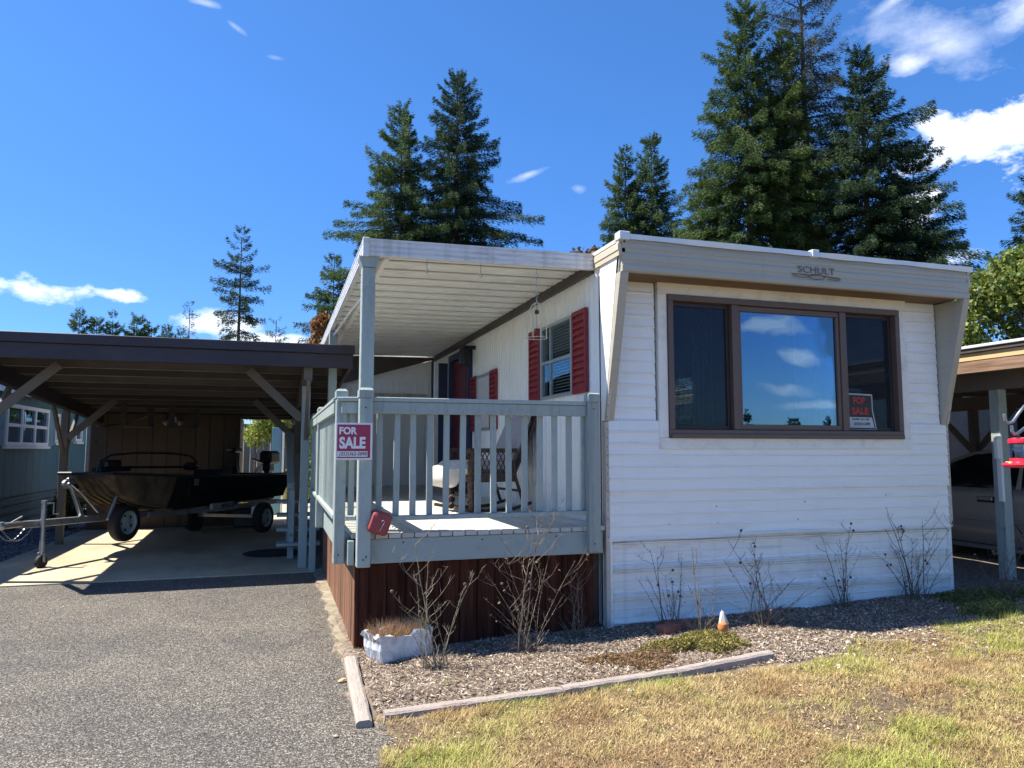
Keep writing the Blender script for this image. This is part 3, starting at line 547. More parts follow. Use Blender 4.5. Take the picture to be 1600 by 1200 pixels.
# white covered window with small shutters
w2 = part("covered_window", side_frame(8.80, 9.44, 1.72, 2.45, X0 - .018, .035), MATS["aluminium_frame"], home)
part("white_cover", MB().box(X0 - .006, X0 + .0, 8.835, 9.405, 1.755, 2.415), m_doorwhite, w2)
shutter(8.50, 8.785, 1.72, 2.46); shutter(9.455, 9.74, 1.72, 2.46)
# entrance door in its navy casing
mb = MB().box(X0 - .05, X0 + .01, 9.76, 9.86, .87, 2.90, .004).box(X0 - .05, X0 + .01, 10.88, 11.0, .87, 2.90, .004).box(X0 - .05, X0 + .01, 9.86, 10.88, 2.80, 2.90, .004)
dr = part("door", MB().box(X0 - .0, X0 + .04, 9.862, 10.878, .88, 2.798, .003), m_door, home)
part("door_casing", mb, m_navy, home)
part("door_knob", MB().lathe((X0 - .0, 9.95, 1.85), (-1, 0, 0), [(.012, 0), (.012, .04), (.03, .045), (.03, .07), (.01, .08)], 12), m_galv, dr, smooth=True)
part("door_panel", MB().box(X0 - .012, X0 - .001, 10.05, 10.7, 1.9, 2.6, .004).box(X0 - .012, X0 - .001, 10.05, 10.7, 1.0, 1.75, .004), m_door, dr)
scd = part("screen_door", MB().box(X0 - .20, X0 - .055, 11.005, 11.02, .90, 2.80, .004), m_navy, home, label="navy screen door standing open")
lampo = part("porch_lamp", MB().lathe((X0 - .15, 9.60, 2.72), (0, 0, 1), [(.075, -.10), (.075, .0), (.06, .12), (.02, .15)], 14).beam((X0 - .15, 9.60, 2.86), (X0 + .01, 9.60, 2.86), .05, .05), m_black, home, smooth=True)
# maker's mark on the fascia
text_part("lettering", "SCHULT", .082, m_logo, home, (4.385, YO - .010, 3.012), (R(90), 0, 0), sx=1.28, ext=.0015)
mb = MB(); bm = [(4.13, 2.968), (4.25, 2.972), (4.33, 2.966), (4.42, 2.975), (4.55, 2.962), (4.63, 2.955)]
mb.tube([(x, YO - .010, z) for x, z in bm], .0045, 5)
mb.tube([(4.385 + .085 * math.cos(t), YO - .010, 2.958 + .022 * math.sin(t)) for t in [i * math.pi / 8 for i in range(17)]], .0035, 5, False)
mb.tube([(4.14, YO - .010, 2.952), (4.22, YO - .01, 2.945), (4.3, YO - .01, 2.95)], .003, 5); mb.tube([(4.50, YO - .01, 2.945), (4.60, YO - .01, 2.94), (4.64, YO - .01, 2.95)], .003, 5)
part("emblem", mb, m_logo, home)

# ------------------------------------------------------------------ porch addition behind the deck
add = top("porch_shed", (1.2, 12.3, 0), "white ribbed shed wall with a wide panel door at the far end of the porch", "shed")
mb = MB(); pitch = .1; ys = [(0.9, 12.30)]
xx = 1.0
while xx < 2.48: ys += [(xx, 12.30), (xx + .008, 12.292), (xx + .02, 12.292), (xx + .028, 12.30)]; xx += pitch
ys.append((2.50, 12.30)); 
zr = lambda x: 2.50 + (x - .9) * .31
mb.prism(ys + [(2.50, 12.34), (.9, 12.34)], 2, -.05, 2.62); part("front_wall", mb, m_whiteside, add)
part("gable", MB().prism([(.9, 2.621), (2.5, 2.621), (2.5, 2.99)], 1, 12.296, 12.34), m_whiteside, add)
d2 = part("wide_door", MB().box(1.45, 2.36, 12.262, 12.288, .88, 2.36, .004), m_doorwhite, add)
for i in range(4): part("door_rib", MB().box(1.47, 2.34, 12.252, 12.261, 1.16 + i * .34, 1.18 + i * .34), m_doorwhite, d2)
part("door_head", MB().box(1.40, 2.40, 12.25, 12.289, 2.365, 2.41, .003), m_trim, add)
part("side_wall", MB().box(.86, .899, 12.3, 16, -.05, 2.55), m_whiteside, add)
part("dark_gable", MB().prism([(.66, 2.45), (.9, 2.525), (2.5, 3.0), (2.5, 3.03), (.66, 3.01)], 1, 12.20, 12.24), m_band, add)
part("corner_post", MB().box(2.475, 2.515, 12.26, 12.289, .88, 3.0), m_band, add)

# ------------------------------------------------------------------ awning over the porch
AY0, AY1, AX0, AX1 = 5.60, 12.25, .60, 2.49
aw = top("porch_awning", (AX0, AY0, 0), "white ribbed metal porch awning over the deck", "awning")
za = lambda x: 3.018 + (x - AX0) * .016
npan = 22; pw = (AY1 - AY0 - .06) / npan
# each roof pan: ribbed strip running across the porch
def pan_mesh():
    p = [(0, 0), (pw * .30, 0), (pw * .33, .014), (pw * .42, .014), (pw * .45, 0), (pw * .80, 0), (pw * .82, .05), (pw - .002, .05), (pw - .002, .056), (pw * .80, .058), (0, .010)]
    mb = MB(); vs = [(AX0 + .02, y, za(AX0) + z) for y, z in p] + [(AX1, y, za(AX1) + z) for y, z in p]; n = len(p)
    return mb.add(vs, [(i, (i + 1) % n, n + (i + 1) % n, n + i) for i in range(n)] + [tuple(range(n))[::-1], tuple(range(n, 2 * n))]).mesh("roof_pan", m_awn)
pm = pan_mesh(); mb = MB(); mb.add([(AX0 + .03, AY0 + .04, za(AX0) + .066), (AX1 + .03, AY0 + .04, za(AX1) + .066), (AX1 + .03, AY1 + .6, za(AX1) + .066), (AX0 + .03, AY1 + .6, za(AX0) + .066), (AX0 + .03, AY0 + .04, za(AX0) + .074), (AX1 + .03, AY0 + .04, za(AX1) + .074), (AX1 + .03, AY1 + .6, za(AX1) + .074), (AX0 + .03, AY1 + .6, za(AX0) + .074)], [(0, 1, 2, 3), (4, 5, 6, 7), (0, 1, 5, 4), (1, 2, 6, 5), (2, 3, 7, 6), (3, 0, 4, 7)]); part('roof_sheet', mb, m_awnf, aw)
for i in range(npan): piece("roof_pan", pm, aw, Vector((0, AY0 + .05 + i * pw, 0)) if False else None, loc=Vector((0, AY0 + .05 + i * pw, 0)) - WL[aw])
fp = [(0, 0), (-.010, .004), (-.010, .026), (-.003, .031), (-.003, .038), (-.010, .043), (-.010, .066), (-.003, .070), (-.003, .078), (-.010, .083), (-.010, .106), (-.003, .111), (-.003, .118), (-.012, .123), (-.012, .135), (.03, .135), (.03, .128), (.006, .122), (.006, .006), (.03, .004), (.03, 0)]
mb = MB(); n = len(fp); vs = [(AX0 + .035, AY0 + y, za(AX0) - .055 + z) for y, z in fp] + [(AX1 + .015, AY0 + y, za(AX1) - .055 + z) for y, z in fp]
mb.add(vs, [(i, (i + 1) % n, n + (i + 1) % n, n + i) for i in range(n)] + [tuple(range(n))[::-1], tuple(range(n, 2 * n))]); part("front_fascia", mb, m_awnf, aw)
part("side_gutter", MB().prism([(AX0 + y, za(AX0) - .055 + z) for y, z in fp], 1, AY0 + .03, AY1 + .6), m_awnf, aw)
part("corner_cap", MB().box(AX0 - .016, AX0 + .034, AY0 - .016, AY0 + .029, za(AX0) - .062, za(AX0) + .086, .003), m_awnf, aw)
part("side_beam", MB().box(AX0 + .16, AX0 + .20, AY0 + .07, AY1, za(AX0) - .055, za(AX0) - .004), m_awn, aw)
mb = MB(); mb.box(.585, .687, 5.62, 5.715, .87, 2.88, .006); mb.prism([(.56, 2.962), (.56, 2.945), (.585, 2.88), (.687, 2.88), (.715, 2.945), (.715, 2.962)], 1, 5.61, 5.725)
part("post", mb, m_grey, aw)
part("post", MB().box(.585, .687, 9.35, 9.45, .87, 2.962, .006), m_grey, aw)
part("drain_hose", MB().tube([(AX0 + .1, 6.0, 2.985), (AX0 + .13, 6.6, 2.90), (AX0 + .08, 7.6, 2.89), (AX0 + .07, 8.8, 2.93), (AX0 + .03, 9.6, 2.90)], .012, 6), m_awn, aw, smooth=True)

# ------------------------------------------------------------------ deck
DX0, DX1, DY0, DY1, DZ = .60, 2.52, 5.47, 12.25, .87
dk = top("deck", (DX0, DY0, 0), "grey-blue raised wooden deck with railings and a redwood skirt", "deck")
nb = 20; bw = (DX1 - DX0) / nb
bmesh_ = MB().box(0, bw - .006, 0, DY1 - DY0 - .03, -.036, 0, .004).mesh("deck_board", m_deck)
for i in range(nb): piece("deck_board", bmesh_, dk, (DX0 + i * bw, DY0 - .035 + rnd.uniform(-.004, .004), DZ + rnd.uniform(-.001, .001)))
m_rim = mat("rim_joist_paint", (.32, .375, .36), .55, .06, 3, bump=.5, bscale=55, dirt=(.17, .20, .20), dscale=6, damt=.4)
m_rimj = m_rim
part("rim_joist", MB().box(.662, 2.50, DY0 - .028, DY0 + .012, .655, .831, .004), m_rimj, dk)
part("rim_joist", MB().box(.485, .525, 5.56, 9.5, .655, .84, .004), m_rimj, dk)
part("rim_joist", MB().box(.50, .545, DY0 - .03, DY0 + .06, .65, .825, .004), m_rimj, dk)
part("side_step_board", MB().box(.527, .598, DY0 + .02, 9.5, .834, .868, .003), m_deck, dk)
def newel(x0, x1, y0, y1, z0, z1):
    p = part("post", MB().box(x0, x1, y0, y1, z0, z1 - .075, .005), m_grey, dk)
    part("post_cap", MB().box(x0 - .006, x1 + .006, y0 - .006, y1 + .006, z1 - .075, z1 - .012, .006).lathe(((x0 + x1) / 2, (y0 + y1) / 2, z1 - .012), (0, 0, 1), [((x1 - x0) * .68, 0), ((x1 - x0) * .5, .012)], 4), m_grey, p)
newel(.555, .652, DY0 - .125, DY0 - .03, .645, 1.925)
newel(.405, .483, 5.50, 5.60, .655, 1.925)
newel(2.352, 2.45, DY0 - .10, DY0 - .03, .672, 1.93)
newel(.405, .483, 8.05, 8.15, .66, 1.93)
newel(.405, .483, 9.42, 9.52, .0, 1.93)
RYF = 5.435
part("top_rail", MB().box(.655, 2.35, RYF - .028, RYF + .012, 1.742, 1.828, .004), m_grey, dk)
part("rail_cap", MB().box(.655, 2.35, RYF - .034, RYF + .10, 1.830, 1.862, .004), m_grey, dk)
part("bottom_rail", MB().box(.655, 2.40, RYF - .03, RYF + .045, .962, .995, .003), m_grey, dk)
# front balusters
n = 14; me = MB().box(-.022, .022, -.016, .016, .0, .86, .003).mesh("baluster", m_grey)
for i in range(n):
    x = .718 + i * (2.345 - .718) / (n - 1); piece("baluster", me, dk, (x, RYF + .030, .996), rot=(0, R(rnd.uniform(-.6, .6)), R(rnd.uniform(-4, 4))))
mb = MB()
for i in range(14): mb.lathe((.718 + i * (2.345 - .718) / 13 + rnd.uniform(-.004, .004), RYF - .0275, 1.765 + rnd.uniform(-.004, .004)), (0, -1, 0), [(.004, 0), (.003, .0015)], 6)
for x_, z_ in ((.60, 1.78), (.60, .70), (.62, .72), (.44, .72), (2.40, .74), (2.40, 1.80), (.9, .80), (1.5, .80), (2.1, .80)): mb.lathe((x_, DY0 - (.1255 if x_ < .63 and x_ > .5 else .1005 if x_ > 2.3 else .0285 if x_ > .63 else -.03), z_), (0, -1, 0), [(.007, 0), (.005, .003)], 8)
part('nail_head', mb, m_band, dk, kind='stuff')
# rail between the corner posts
part("top_rail", MB().beam((.444, 5.495, 1.785), (.60, 5.446, 1.785), .03, .085), m_grey, dk)
part("rail_cap", MB().beam((.42, 5.50, 1.845), (.60, 5.445, 1.845), .09, .03), m_grey, dk)
part("bottom_rail", MB().beam((.484, 5.48, .985), (.556, 5.45, .985), .04, .035), m_grey, dk)
piece("baluster", me, dk, (.524, 5.53, 1.0))
# left railing
for (a, b) in ((5.602, 8.048), (8.152, 9.418)):
    part("top_rail", MB().box(.392, .424, a, b, 1.745, 1.83, .004), m_grey, dk)
    part("rail_cap", MB().box(.386, .50, a, b, 1.832, 1.862, .004), m_grey, dk)
    part("bottom_rail", MB().box(.40, .47, a, b, .965, .998, .003), m_grey, dk)
    n = int((b - a) / .125)
    for i in range(n): piece("baluster", me, dk, (.444, a + (i + .5) * (b - a) / n, .997), rot=(0, 0, R(90 + rnd.uniform(-4, 4))))
# redwood skirt
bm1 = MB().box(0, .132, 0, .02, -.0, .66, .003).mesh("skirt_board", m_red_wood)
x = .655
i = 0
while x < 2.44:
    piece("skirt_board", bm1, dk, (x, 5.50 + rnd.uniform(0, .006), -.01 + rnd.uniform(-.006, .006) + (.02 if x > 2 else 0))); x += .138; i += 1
bm2 = MB().box(0, .02, 0, .132, 0, .66, .003).mesh("skirt_board", m_red_wood_lit)
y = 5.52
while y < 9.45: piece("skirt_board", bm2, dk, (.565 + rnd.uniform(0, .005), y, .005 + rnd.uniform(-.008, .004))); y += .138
part("skirt_corner_board", MB().box(.59, .655, 5.475, 5.515, .02, .65, .004).box(.56, .588, 5.475, 5.52, .02, .65, .004), m_red_wood, dk)
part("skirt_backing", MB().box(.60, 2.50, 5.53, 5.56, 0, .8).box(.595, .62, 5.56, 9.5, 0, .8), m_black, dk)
# stairs down beside the rail
st = [(10.2, .70), (10.45, .53), (10.7, .36), (10.95, .19)]
for k in range(4): part("tread", MB().box(.02, .59, 11.5 - k * .28 - .3, 11.5 - k * .28, .70 - k * .17, .74 - k * .17, .004), m_grey, dk)
part("stair_post", MB().box(.165, .245, 10.50, 10.58, .0, 1.02, .004), m_grey, dk); part("stair_post", MB().box(.165, .245, 12.05, 12.13, .0, 1.72, .004), m_grey, dk)
part("handrail", MB().beam((.17, 12.13, 1.72), (.19, 10.42, .98), .09, .09), m_grey, dk)
part("handrail", MB().beam((.205, 12.1, .95), (.205, 10.5, .30), .04, .09), m_grey, dk)
for yb, z0b, z1b in ((10.8, .4, 1.10), (11.05, .5, 1.2), (11.3, .6, 1.3), (11.55, .7, 1.42), (11.8, .8, 1.5)): part("baluster", MB().box(.19, .222, yb, yb + .035, z0b, z1b, .003), m_grey, dk)

# ------------------------------------------------------------------ left carport
cp = top("carport", (-1.4, 9.3, 0), "wooden carport with plum fascia over the boat", "carport")
zc = lambda y: 2.50 - .058 * (y - 9.3)
part("fascia", MB().box(-3.33, .86, 9.10, 9.14, 2.465, 2.635, .004), m_purple, cp)
part("gutter_edge", MB().box(-3.34, .875, 9.065, 9.115, 2.637, 2.748, .006), m_purple, cp)
part("fascia", MB().prism([(9.145, 2.47), (16.3, 2.06), (16.3, 2.30), (9.145, 2.74)], 0, -3.34, -3.30), m_purple, cp)
part("fascia", MB().prism([(9.145, 2.49), (16.3, 2.08), (16.3, 2.28), (9.145, 2.72)], 0, .82, .86), m_taupe, cp)
def slanted(x0, x1, y0, y1, dz, h):
    return MB().prism([(y0, zc(y0) + dz), (y1, zc(y1) + dz), (y1, zc(y1) + dz + h), (y0, zc(y0) + dz + h)], 0, x0, x1)
nbd = 22
for i in range(nbd):
    a = -3.295 + i * 4.105 / nbd; part("roof_board", slanted(a, a + 4.105 / nbd - .006, 9.15, 16.3, .143, .02), m_plywood, cp)
rm = MB().box(-3.70, .80, -.019, .019, 0, .14, .003).mesh("rafter", m_taupe)
yy = 9.30
re_ = MB().box(-3.28, .79, -.026, .026, -.008, .0, .002).mesh("rafter_lit_edge", mat("rafter_edge_bounce_light", (.20, .175, .15), .8, .3, 3))  # added pale strip; light bounced up from the slab is in its colour
rms = [MB().box(-3.29, .80, -.019, .019, 0, .14, .003).mesh("rafter", mat("rafter_paint_%s" % nm_, c_, .8, .15, 3)) for nm_, c_ in (("dark", (.075, .062, .052)), ("mid", (.12, .10, .085)))]
for i in range(12):
    ro = piece("rafter", rms[i % 2], cp, loc=Vector((0, yy, zc(yy))) - WL[cp]); WL[ro] = Vector((0, yy, zc(yy))); piece("added_bounce_light_strip", re_, ro, loc=Vector((0, 0, -.002))); yy += .62
for xb in (-3.14, .335):
    part("beam", slanted(xb - .05, xb + .05, 9.2, 16.2, -.19, .188), m_taupe if xb > 0 else m_purple, cp)
posts = []
for xb, yb in ((-3.14, 9.7), (-3.19, 13.15), (.335, 9.7), (.32, 12.9), (.30, 16.0), (-3.19, 16.0)):
    m_ = m_grey if (xb > 0 and yb < 12) else m_taupe
    part("post", MB().box(xb - .052, xb + .052, yb - .052, yb + .052, -.02, zc(yb) - .192, .005), m_, cp)
    for sy in (-1, 1):
        part("brace", MB().beam((xb, yb + sy * .05, zc(yb) - .85), (xb, yb + sy * .68, zc(yb + sy * .68) - .20), .04, .09, (0, sy, 1)), m_taupe, cp)
    sx = 1 if xb < 0 else -1
    if yb < 15: part("brace", MB().beam((xb + sx * .05, yb - .03, zc(yb) - .62), (xb + sx * .70, yb - .03, zc(yb) - .01), .04, .105, (sx, 0, 1)), m_taupe, cp)
part("post_block", MB().box(.275, .395, 9.62, 9.645, 2.32, 2.50, .003), m_taupe, cp)
# hanging racks under the rafters
for xr, yr in ((-2.45, 13.6), (-1.75, 13.9)):
    part("hanging_rack", MB().box(xr - .045, xr + .045, yr - .02, yr + .02, zc(yr) - .36, zc(yr) + .0, .003).box(xr - .045, xr + .40, yr - .02, yr + .4, zc(yr) - .40, zc(yr) - .362, .003).box(xr + .31, xr + .40, yr + .36, yr + .4, zc(yr) - .36, zc(yr) - .02, .003), MATS["rafter_paint_dark"], cp)
# shed under the carport
sd = top("storage_shed", (-2.0, 15.3, 0), "brown wooden panel shed closing the back of the carport", "shed")
pws = [(-3.30, -3.02), (-3.012, -2.765), (-2.757, -2.51), (-2.502, -2.25), (-2.242, -2.0), (-1.992, -1.75), (-1.742, -1.5), (-1.492, -1.25), (-1.242, -.99), (-.982, -.72)]
for a, b in pws: part("wall_panel", MB().box(a, b - .004, 15.30 + rnd.uniform(0, .004), 15.32, .0, 2.15, .004), m_shed, sd)
part("wall", MB().box(-3.31, -.70, 15.325, 15.36, -.02, 2.15).box(-3.31, -3.28, 15.36, 16.9, -.02, 2.1).box(-.74, -.70, 15.36, 16.9, -.02, 2.1), m_shed, sd)
for x, z in ((-3.2, 1.62), (-3.02, .66), (-2.9, .5)): part("knot_hole", MB().lathe((x, 15.299, z), (0, -1, 0), [(.022, 0), (.015, .002)], 8), m_black, sd)
fl = top("shed_light", (-1.9, 15.25, 2.0), "twin floodlight fixture on the brown shed wall", "light")
part("base", MB().lathe((-1.9, 15.297, 2.05), (0, -1, 0), [(.06, 0), (.055, .03)], 12), m_doorwhite, fl)
for s_ in (-1, 1): part("lamp_head", MB().lathe((-1.9 + s_ * .05, 15.26, 2.03), (s_ * .9, -.5, -.6), [(.02, 0), (.03, .05), (.05, .12), (.045, .13)], 12), m_rim if False else mat("lamp_metal", (.5, .5, .52), .3, metal=.6), fl, smooth=True)
cbl = MB(); cbl.tube([(-3.1, 15.27, 1.9), (-2.9, 15.2, 1.93), (-2.6, 15.1, 1.98), (-2.3, 15.0, 2.1)], .012, 5)
solid("hanging_cable", cbl, m_black, (-3.1, 15.27, 1.9), "black cable looping across the top of the brown shed wall", "cable")

# ------------------------------------------------------------------ boat and its trailer
BU = Vector((-.49, -.87, 0)).normalized(); BS = Vector((.87, -.49, 0)).normalized(); BO = Vector((-.35, 15.1, 0))
def T(a, b, z): return BO + BU * a + BS * b + Vector((0, 0, z))
boat = top("fishing_boat", T(2, 0, .6), "dark flat-bottomed fishing boat with camouflage bow parked under the carport", "boat")
stn = [(0, .55, .72, .60, 1.03), (1.4, .56, .74, .60, 1.03), (2.6, .55, .73, .60, 1.06), (3.3, .50, .66, .62, 1.09), (3.75, .44, .57, .70, 1.12), (4.1, .38, .49, .86, 1.14), (4.32, .34, .44, 1.08, 1.15)]
mb = MB(); vs = []
for a, wb, wt, zb, zt in stn:
    vs += [T(a, -wt, zt), T(a, -(wb + wt) / 2 - .03, (zb + zt) / 2 + .05), T(a, -wb, zb), T(a, 0, zb), T(a, wb, zb), T(a, (wb + wt) / 2 + .03, (zb + zt) / 2 + .05), T(a, wt, zt)]
k = 7; fs = [(i * k + j, i * k + j + 1, (i + 1) * k + j + 1, (i + 1) * k + j) for i in range(3) for j in range(6)]
mb.add(vs[:4 * k], fs + [tuple(range(7))]); hull = part("hull", mb, m_hull, boat)
sv = vs[3 * k:]; nb_s = len(stn) - 3; mb = MB(); fs = [(i * k + j, i * k + j + 1, (i + 1) * k + j + 1, (i + 1) * k + j) for i in range(nb_s - 1) for j in range(6)] + [tuple((nb_s - 1) * k + j for j in range(7))[::-1]]
mb.add(sv, fs); part("bow", mb, m_camo, boat, label="camouflage painted bow")
for b in (-.33, -.17, 0, .17, .33):
    mb = MB(); mb.tube([T(a, b * (wb / .55), zb - .012) for a, wb, wt, zb, zt in stn[2:]], .016, 5); part("hull_strake", mb, m_camo, boat)
for sg in (-1, 1): part("gunwale", MB().tube([T(a, sg * wt, zt) for a, wb, wt, zb, zt in stn], .022, 6), m_black, boat)
part("gunwale", MB().tube([T(4.32, -.44, 1.15), T(4.34, 0, 1.155), T(4.32, .44, 1.15)], .022, 6), m_black, boat)
mb = MB(); mb.add([T(3.0, -.68, 1.07), T(3.0, .68, 1.07), T(4.3, .43, 1.145), T(4.3, -.43, 1.145)], [(0, 1, 2, 3)]); mb.add([T(0, -.7, .78), T(0, .7, .78), T(3.0, .68, .78), T(3.0, -.68, .78), T(3.0, -.68, 1.07), T(3.0, .68, 1.07)], [(0, 1, 2, 3), (3, 2, 5, 4)]); part("deck_floor", mb, m_hull, boat)
part("seat", MB().obox(T(1.5, .05, 1.08), BU, BS, Vector((0, 0, 1)), .22, .24, .05, .02).beam(T(1.5, .05, .78), T(1.5, .05, 1.03), .07, .07), m_black, boat)
part("reg_sticker", MB().obox(T(2.9, .705, .98), BU, BS, Vector((0, 0, 1)), .05, .006, .05), mat("dull_sticker", (.10, .10, .10), .6), boat)
# bow mount motor lying on the foredeck
part("motor_mount", MB().obox(T(3.9, .05, 1.20), BU, BS, Vector((0, 0, 1)), .30, .07, .035, .01), m_black, boat)
ob = part("outboard_motor", MB().obox(T(-.22, .12, 1.32), BU, BS, Vector((0, 0, 1)), .20, .13, .13, .05).obox(T(-.18, .12, 1.14), BU, BS, Vector((0, 0, 1)), .10, .08, .10, .03).beam(T(-.18, .12, 1.1), T(-.22, .12, .55), .09, .12).beam(T(.02, .12, 1.22), T(.38, .12, 1.30), .035, .035), m_black, boat)
part("propeller_housing", MB().lathe(T(-.38, .12, .52), BU, [(.02, 0), (.05, .08), (.05, .22), (.01, .32)], 10).beam(T(-.22, .12, .52), T(-.2, .12, .38), .015, .12), m_black, ob)
tm = top("trolling_motor", T(3.4, .1, 1.2), "black bow trolling motor lying folded on the camouflage foredeck with looping cable", "boat motor")
part("shaft", MB().tube([T(4.1, .12, 1.23), T(2.5, .30, 1.20)], .018, 8), m_black, tm); part("motor_head", MB().obox(T(3.95, .05, 1.27), BU, BS, Vector((0, 0, 1)), .16, .08, .06, .03), m_black, tm)
part("motor_pod", MB().lathe(T(2.65, .30, 1.21), -BU, [(.02, 0), (.06, .06), (.065, .26), (.02, .36)], 10), m_black, tm, smooth=True)
part("cable", MB().tube([T(4.25, .1, 1.17), T(4.22, .12, 1.30), T(4.05, .15, 1.40), T(3.6, .2, 1.43), T(3.0, .3, 1.42), T(2.6, .36, 1.38), T(2.45, .38, 1.28), T(2.5, .36, 1.2)], .016, 6), m_black, tm, smooth=True)
t2 = top("stern_trolling_motor", T(.35, -.25, 1.0), "upright black tiller trolling motor near the boat's stern", "boat motor")
part("shaft", MB().tube([T(.35, -.25, .95), T(.35, -.25, 1.42)], .022, 8), m_black, t2); part("motor_head", MB().obox(T(.35, -.25, 1.46), BU, BS, Vector((0, 0, 1)), .12, .06, .04, .02).beam(T(.45, -.25, 1.47), T(.75, -.22, 1.47), .03, .03), m_black, t2)
part("clamp", MB().obox(T(.35, -.25, 1.08), BU, BS, Vector((0, 0, 1)), .07, .06, .07, .02), m_black, t2)
tr = top("boat_trailer", T(5.07, 0, 0), "grey steel boat trailer with white-rimmed spare wheel and jack", "boat trailer")
part("tongue", MB().beam(T(5.35, 0, .56), T(2.9, 0, .50), .075, .085), m_galv, tr)
for sg in (-1, 1):
    part("frame_rail", MB().beam(T(3.1, sg * .03, .50), T(2.0, sg * .48, .50), .05, .08), m_galv, tr)
    part("frame_rail", MB().beam(T(2.02, sg * .48, .50), T(.05, sg * .48, .50), .05, .08), m_galv, tr)
    part("bunk", MB().beam(T(3.0, sg * .35, .575), T(.1, sg * .38, .575), .09, .04), m_black, tr)
part("cross_member", MB().beam(T(2.0, -.5, .50), T(2.0, .5, .50), .05, .06).beam(T(.1, -.5, .50), T(.1, .5, .50), .05, .06), m_galv, tr)
part("axle", MB().beam(T(.92, -.62, .29), T(.92, .62, .29), .06, .06).beam(T(.92, -.48, .3), T(.92, -.48, .47), .06, .05).beam(T(.92, .48, .3), T(.92, .48, .47), .06, .05), m_galv, tr)
def wheel(c, ax, name, r=.268, w=.075):
    o = part(name, MB().lathe(c - ax * w, ax, [(r * .62, 0), (r * .88, 0), (r * .97, .018), (r, .035), (r, 2 * w - .035), (r * .97, 2 * w - .018), (r * .88, 2 * w), (r * .62, 2 * w), (r * .60, w)], 36), m_rubber, tr, smooth=True)
    part("rim", MB().lathe(c + ax * w * .1, ax, [(r * .2, 0), (r * .64, .0), (r * .66, w * .86), (r * .60, w * .9), (r * .55, w * .5), (r * .35, w * .35), (r * .22, w * .6), (r * .19, w * .62), (.01, w * .64)], 28), m_rim, o, smooth=True)
    mb = MB(); a = ax.orthogonal().normalized(); b = ax.cross(a)
    for i in range(5):
        t = i * 2 * math.pi / 5; mb.lathe(c + ax * w * .45 + (a * math.cos(t) + b * math.sin(t)) * r * .42, ax, [(.026, 0), (.026, .006)], 8)
    part("rim_hole", mb, m_black, o); return o
wheel(T(.92, .68, .268), BS, "wheel"); wheel(T(.92, -.68, .268), -BS, "wheel")
wheel(T(3.72, .14, .44), BS, "spare_wheel"); part("spare_bracket", MB().beam(T(3.72, .0, .5), T(3.72, .12, .44), .05, .05), m_galv, tr)
part("fender", MB().obox(T(2.0, .56, .56), BU, BS, Vector((0, 0, 1)), .30, .03, .05, .01), mat("trailer_side_plate", (.30, .31, .32), .5), tr)
text_part("lettering", "MARLON", .085, m_black, tr, T(1.86, .594, .555), (R(90), 0, math.atan2(-BU.y, -BU.x)), bold=.002, sx=1.15)
jk = part("jack", MB().tube([T(5.07, .08, .80), T(5.07, .08, .18)], .028, 10).tube([T(5.07, .08, .80), T(5.07, .08, .84)], .034, 10).tube([T(5.07, .08, .30), T(5.07, .08, .12)], .022, 10), m_galv, tr, smooth=True)
part("crank_handle", MB().tube([T(5.02, .08, .80), T(4.94, .10, .80), T(4.94, .10, .66), T(4.88, .12, .66)], .009, 6), m_galv, jk)
part("jack_wheel", MB().lathe(T(5.07, .055, .085), BS, [(.02, 0), (.08, .003), (.085, .012), (.085, .04), (.08, .05), (.02, .052)], 18), m_rubber, jk)
part("jack_fork", MB().beam(T(5.07, .035, .08), T(5.07, .045, .20), .035, .01, (.87, -.49, 0)).beam(T(5.07, .125, .08), T(5.07, .115, .20), .035, .01, (.87, -.49, 0)), m_galv, jk)
part("coupler", MB().obox(T(5.48, 0, .57), BU, BS, Vector((0, 0, 1)), .17, .045, .035, .015).lathe(T(5.62, 0, .53), (0, 0, 1), [(.05, 0), (.06, .04), (.05, .09)], 12).beam(T(5.45, 0, .60), T(5.30, 0, .66), .02, .02), m_galv, tr)
for sg, ph in ((-1, 0), (1, 1)):
    mb = MB()
    for i in range(22):
        t = i / 21; mb.tube([T(5.2 + .42 * t - .008, sg * .05, .52 - .14 * math.sin(math.pi * t)), T(5.2 + .42 * t + .012, sg * .05 + (.006 if i % 2 else -.006), .515 - .14 * math.sin(math.pi * (t + .02)))], .008, 4)
    part("safety_chain", mb, m_galv, tr)
ws = part("winch_stand", MB().beam(T(4.35, .0, .55), T(4.62, .0, 1.10), .05, .05).beam(T(4.62, .0, 1.10), T(4.05, .0, .60), .03, .03), m_galv, tr)
part("bow_roller", MB().lathe(T(4.52, -.05, .98), BS, [(.03, 0), (.045, .02), (.03, .05), (.045, .08), (.03, .10)], 10), m_black, ws)
part("winch", MB().lathe(T(4.62, -.06, 1.02), BS, [(.02, 0), (.06, .01), (.06, .05), (.03, .06), (.03, .1)], 12).tube([T(4.62, .05, 1.02), T(4.5, .07, .92), T(4.5, .14, .92)], .009, 6), m_galv, ws)
part("guide_post", MB().beam(T(4.15, .22, .52), T(4.0, .26, .92), .04, .03).beam(T(3.95, .26, .92), T(4.1, .30, 1.0), .05, .04), m_galv, tr)
solid("round_mat", MB().lathe((-.02, 11.1, .014), (0, 0, 1), [(.40, 0), (.41, .006), (.36, .014), (.30, .010)], 36), m_mat, (-.02, 11.1, .014), "dark oval mat lying on the concrete by the deck stairs", "mat")
solid("tool_bin", MB().box(-.75, -.2, 14.9, 15.2, .014, .36, .02).box(-.77, -.18, 14.88, 15.22, .36, .40, .01), m_black, (-.4, 15, .014), "low dark bin standing by the shed behind the boat trailer", "bin")

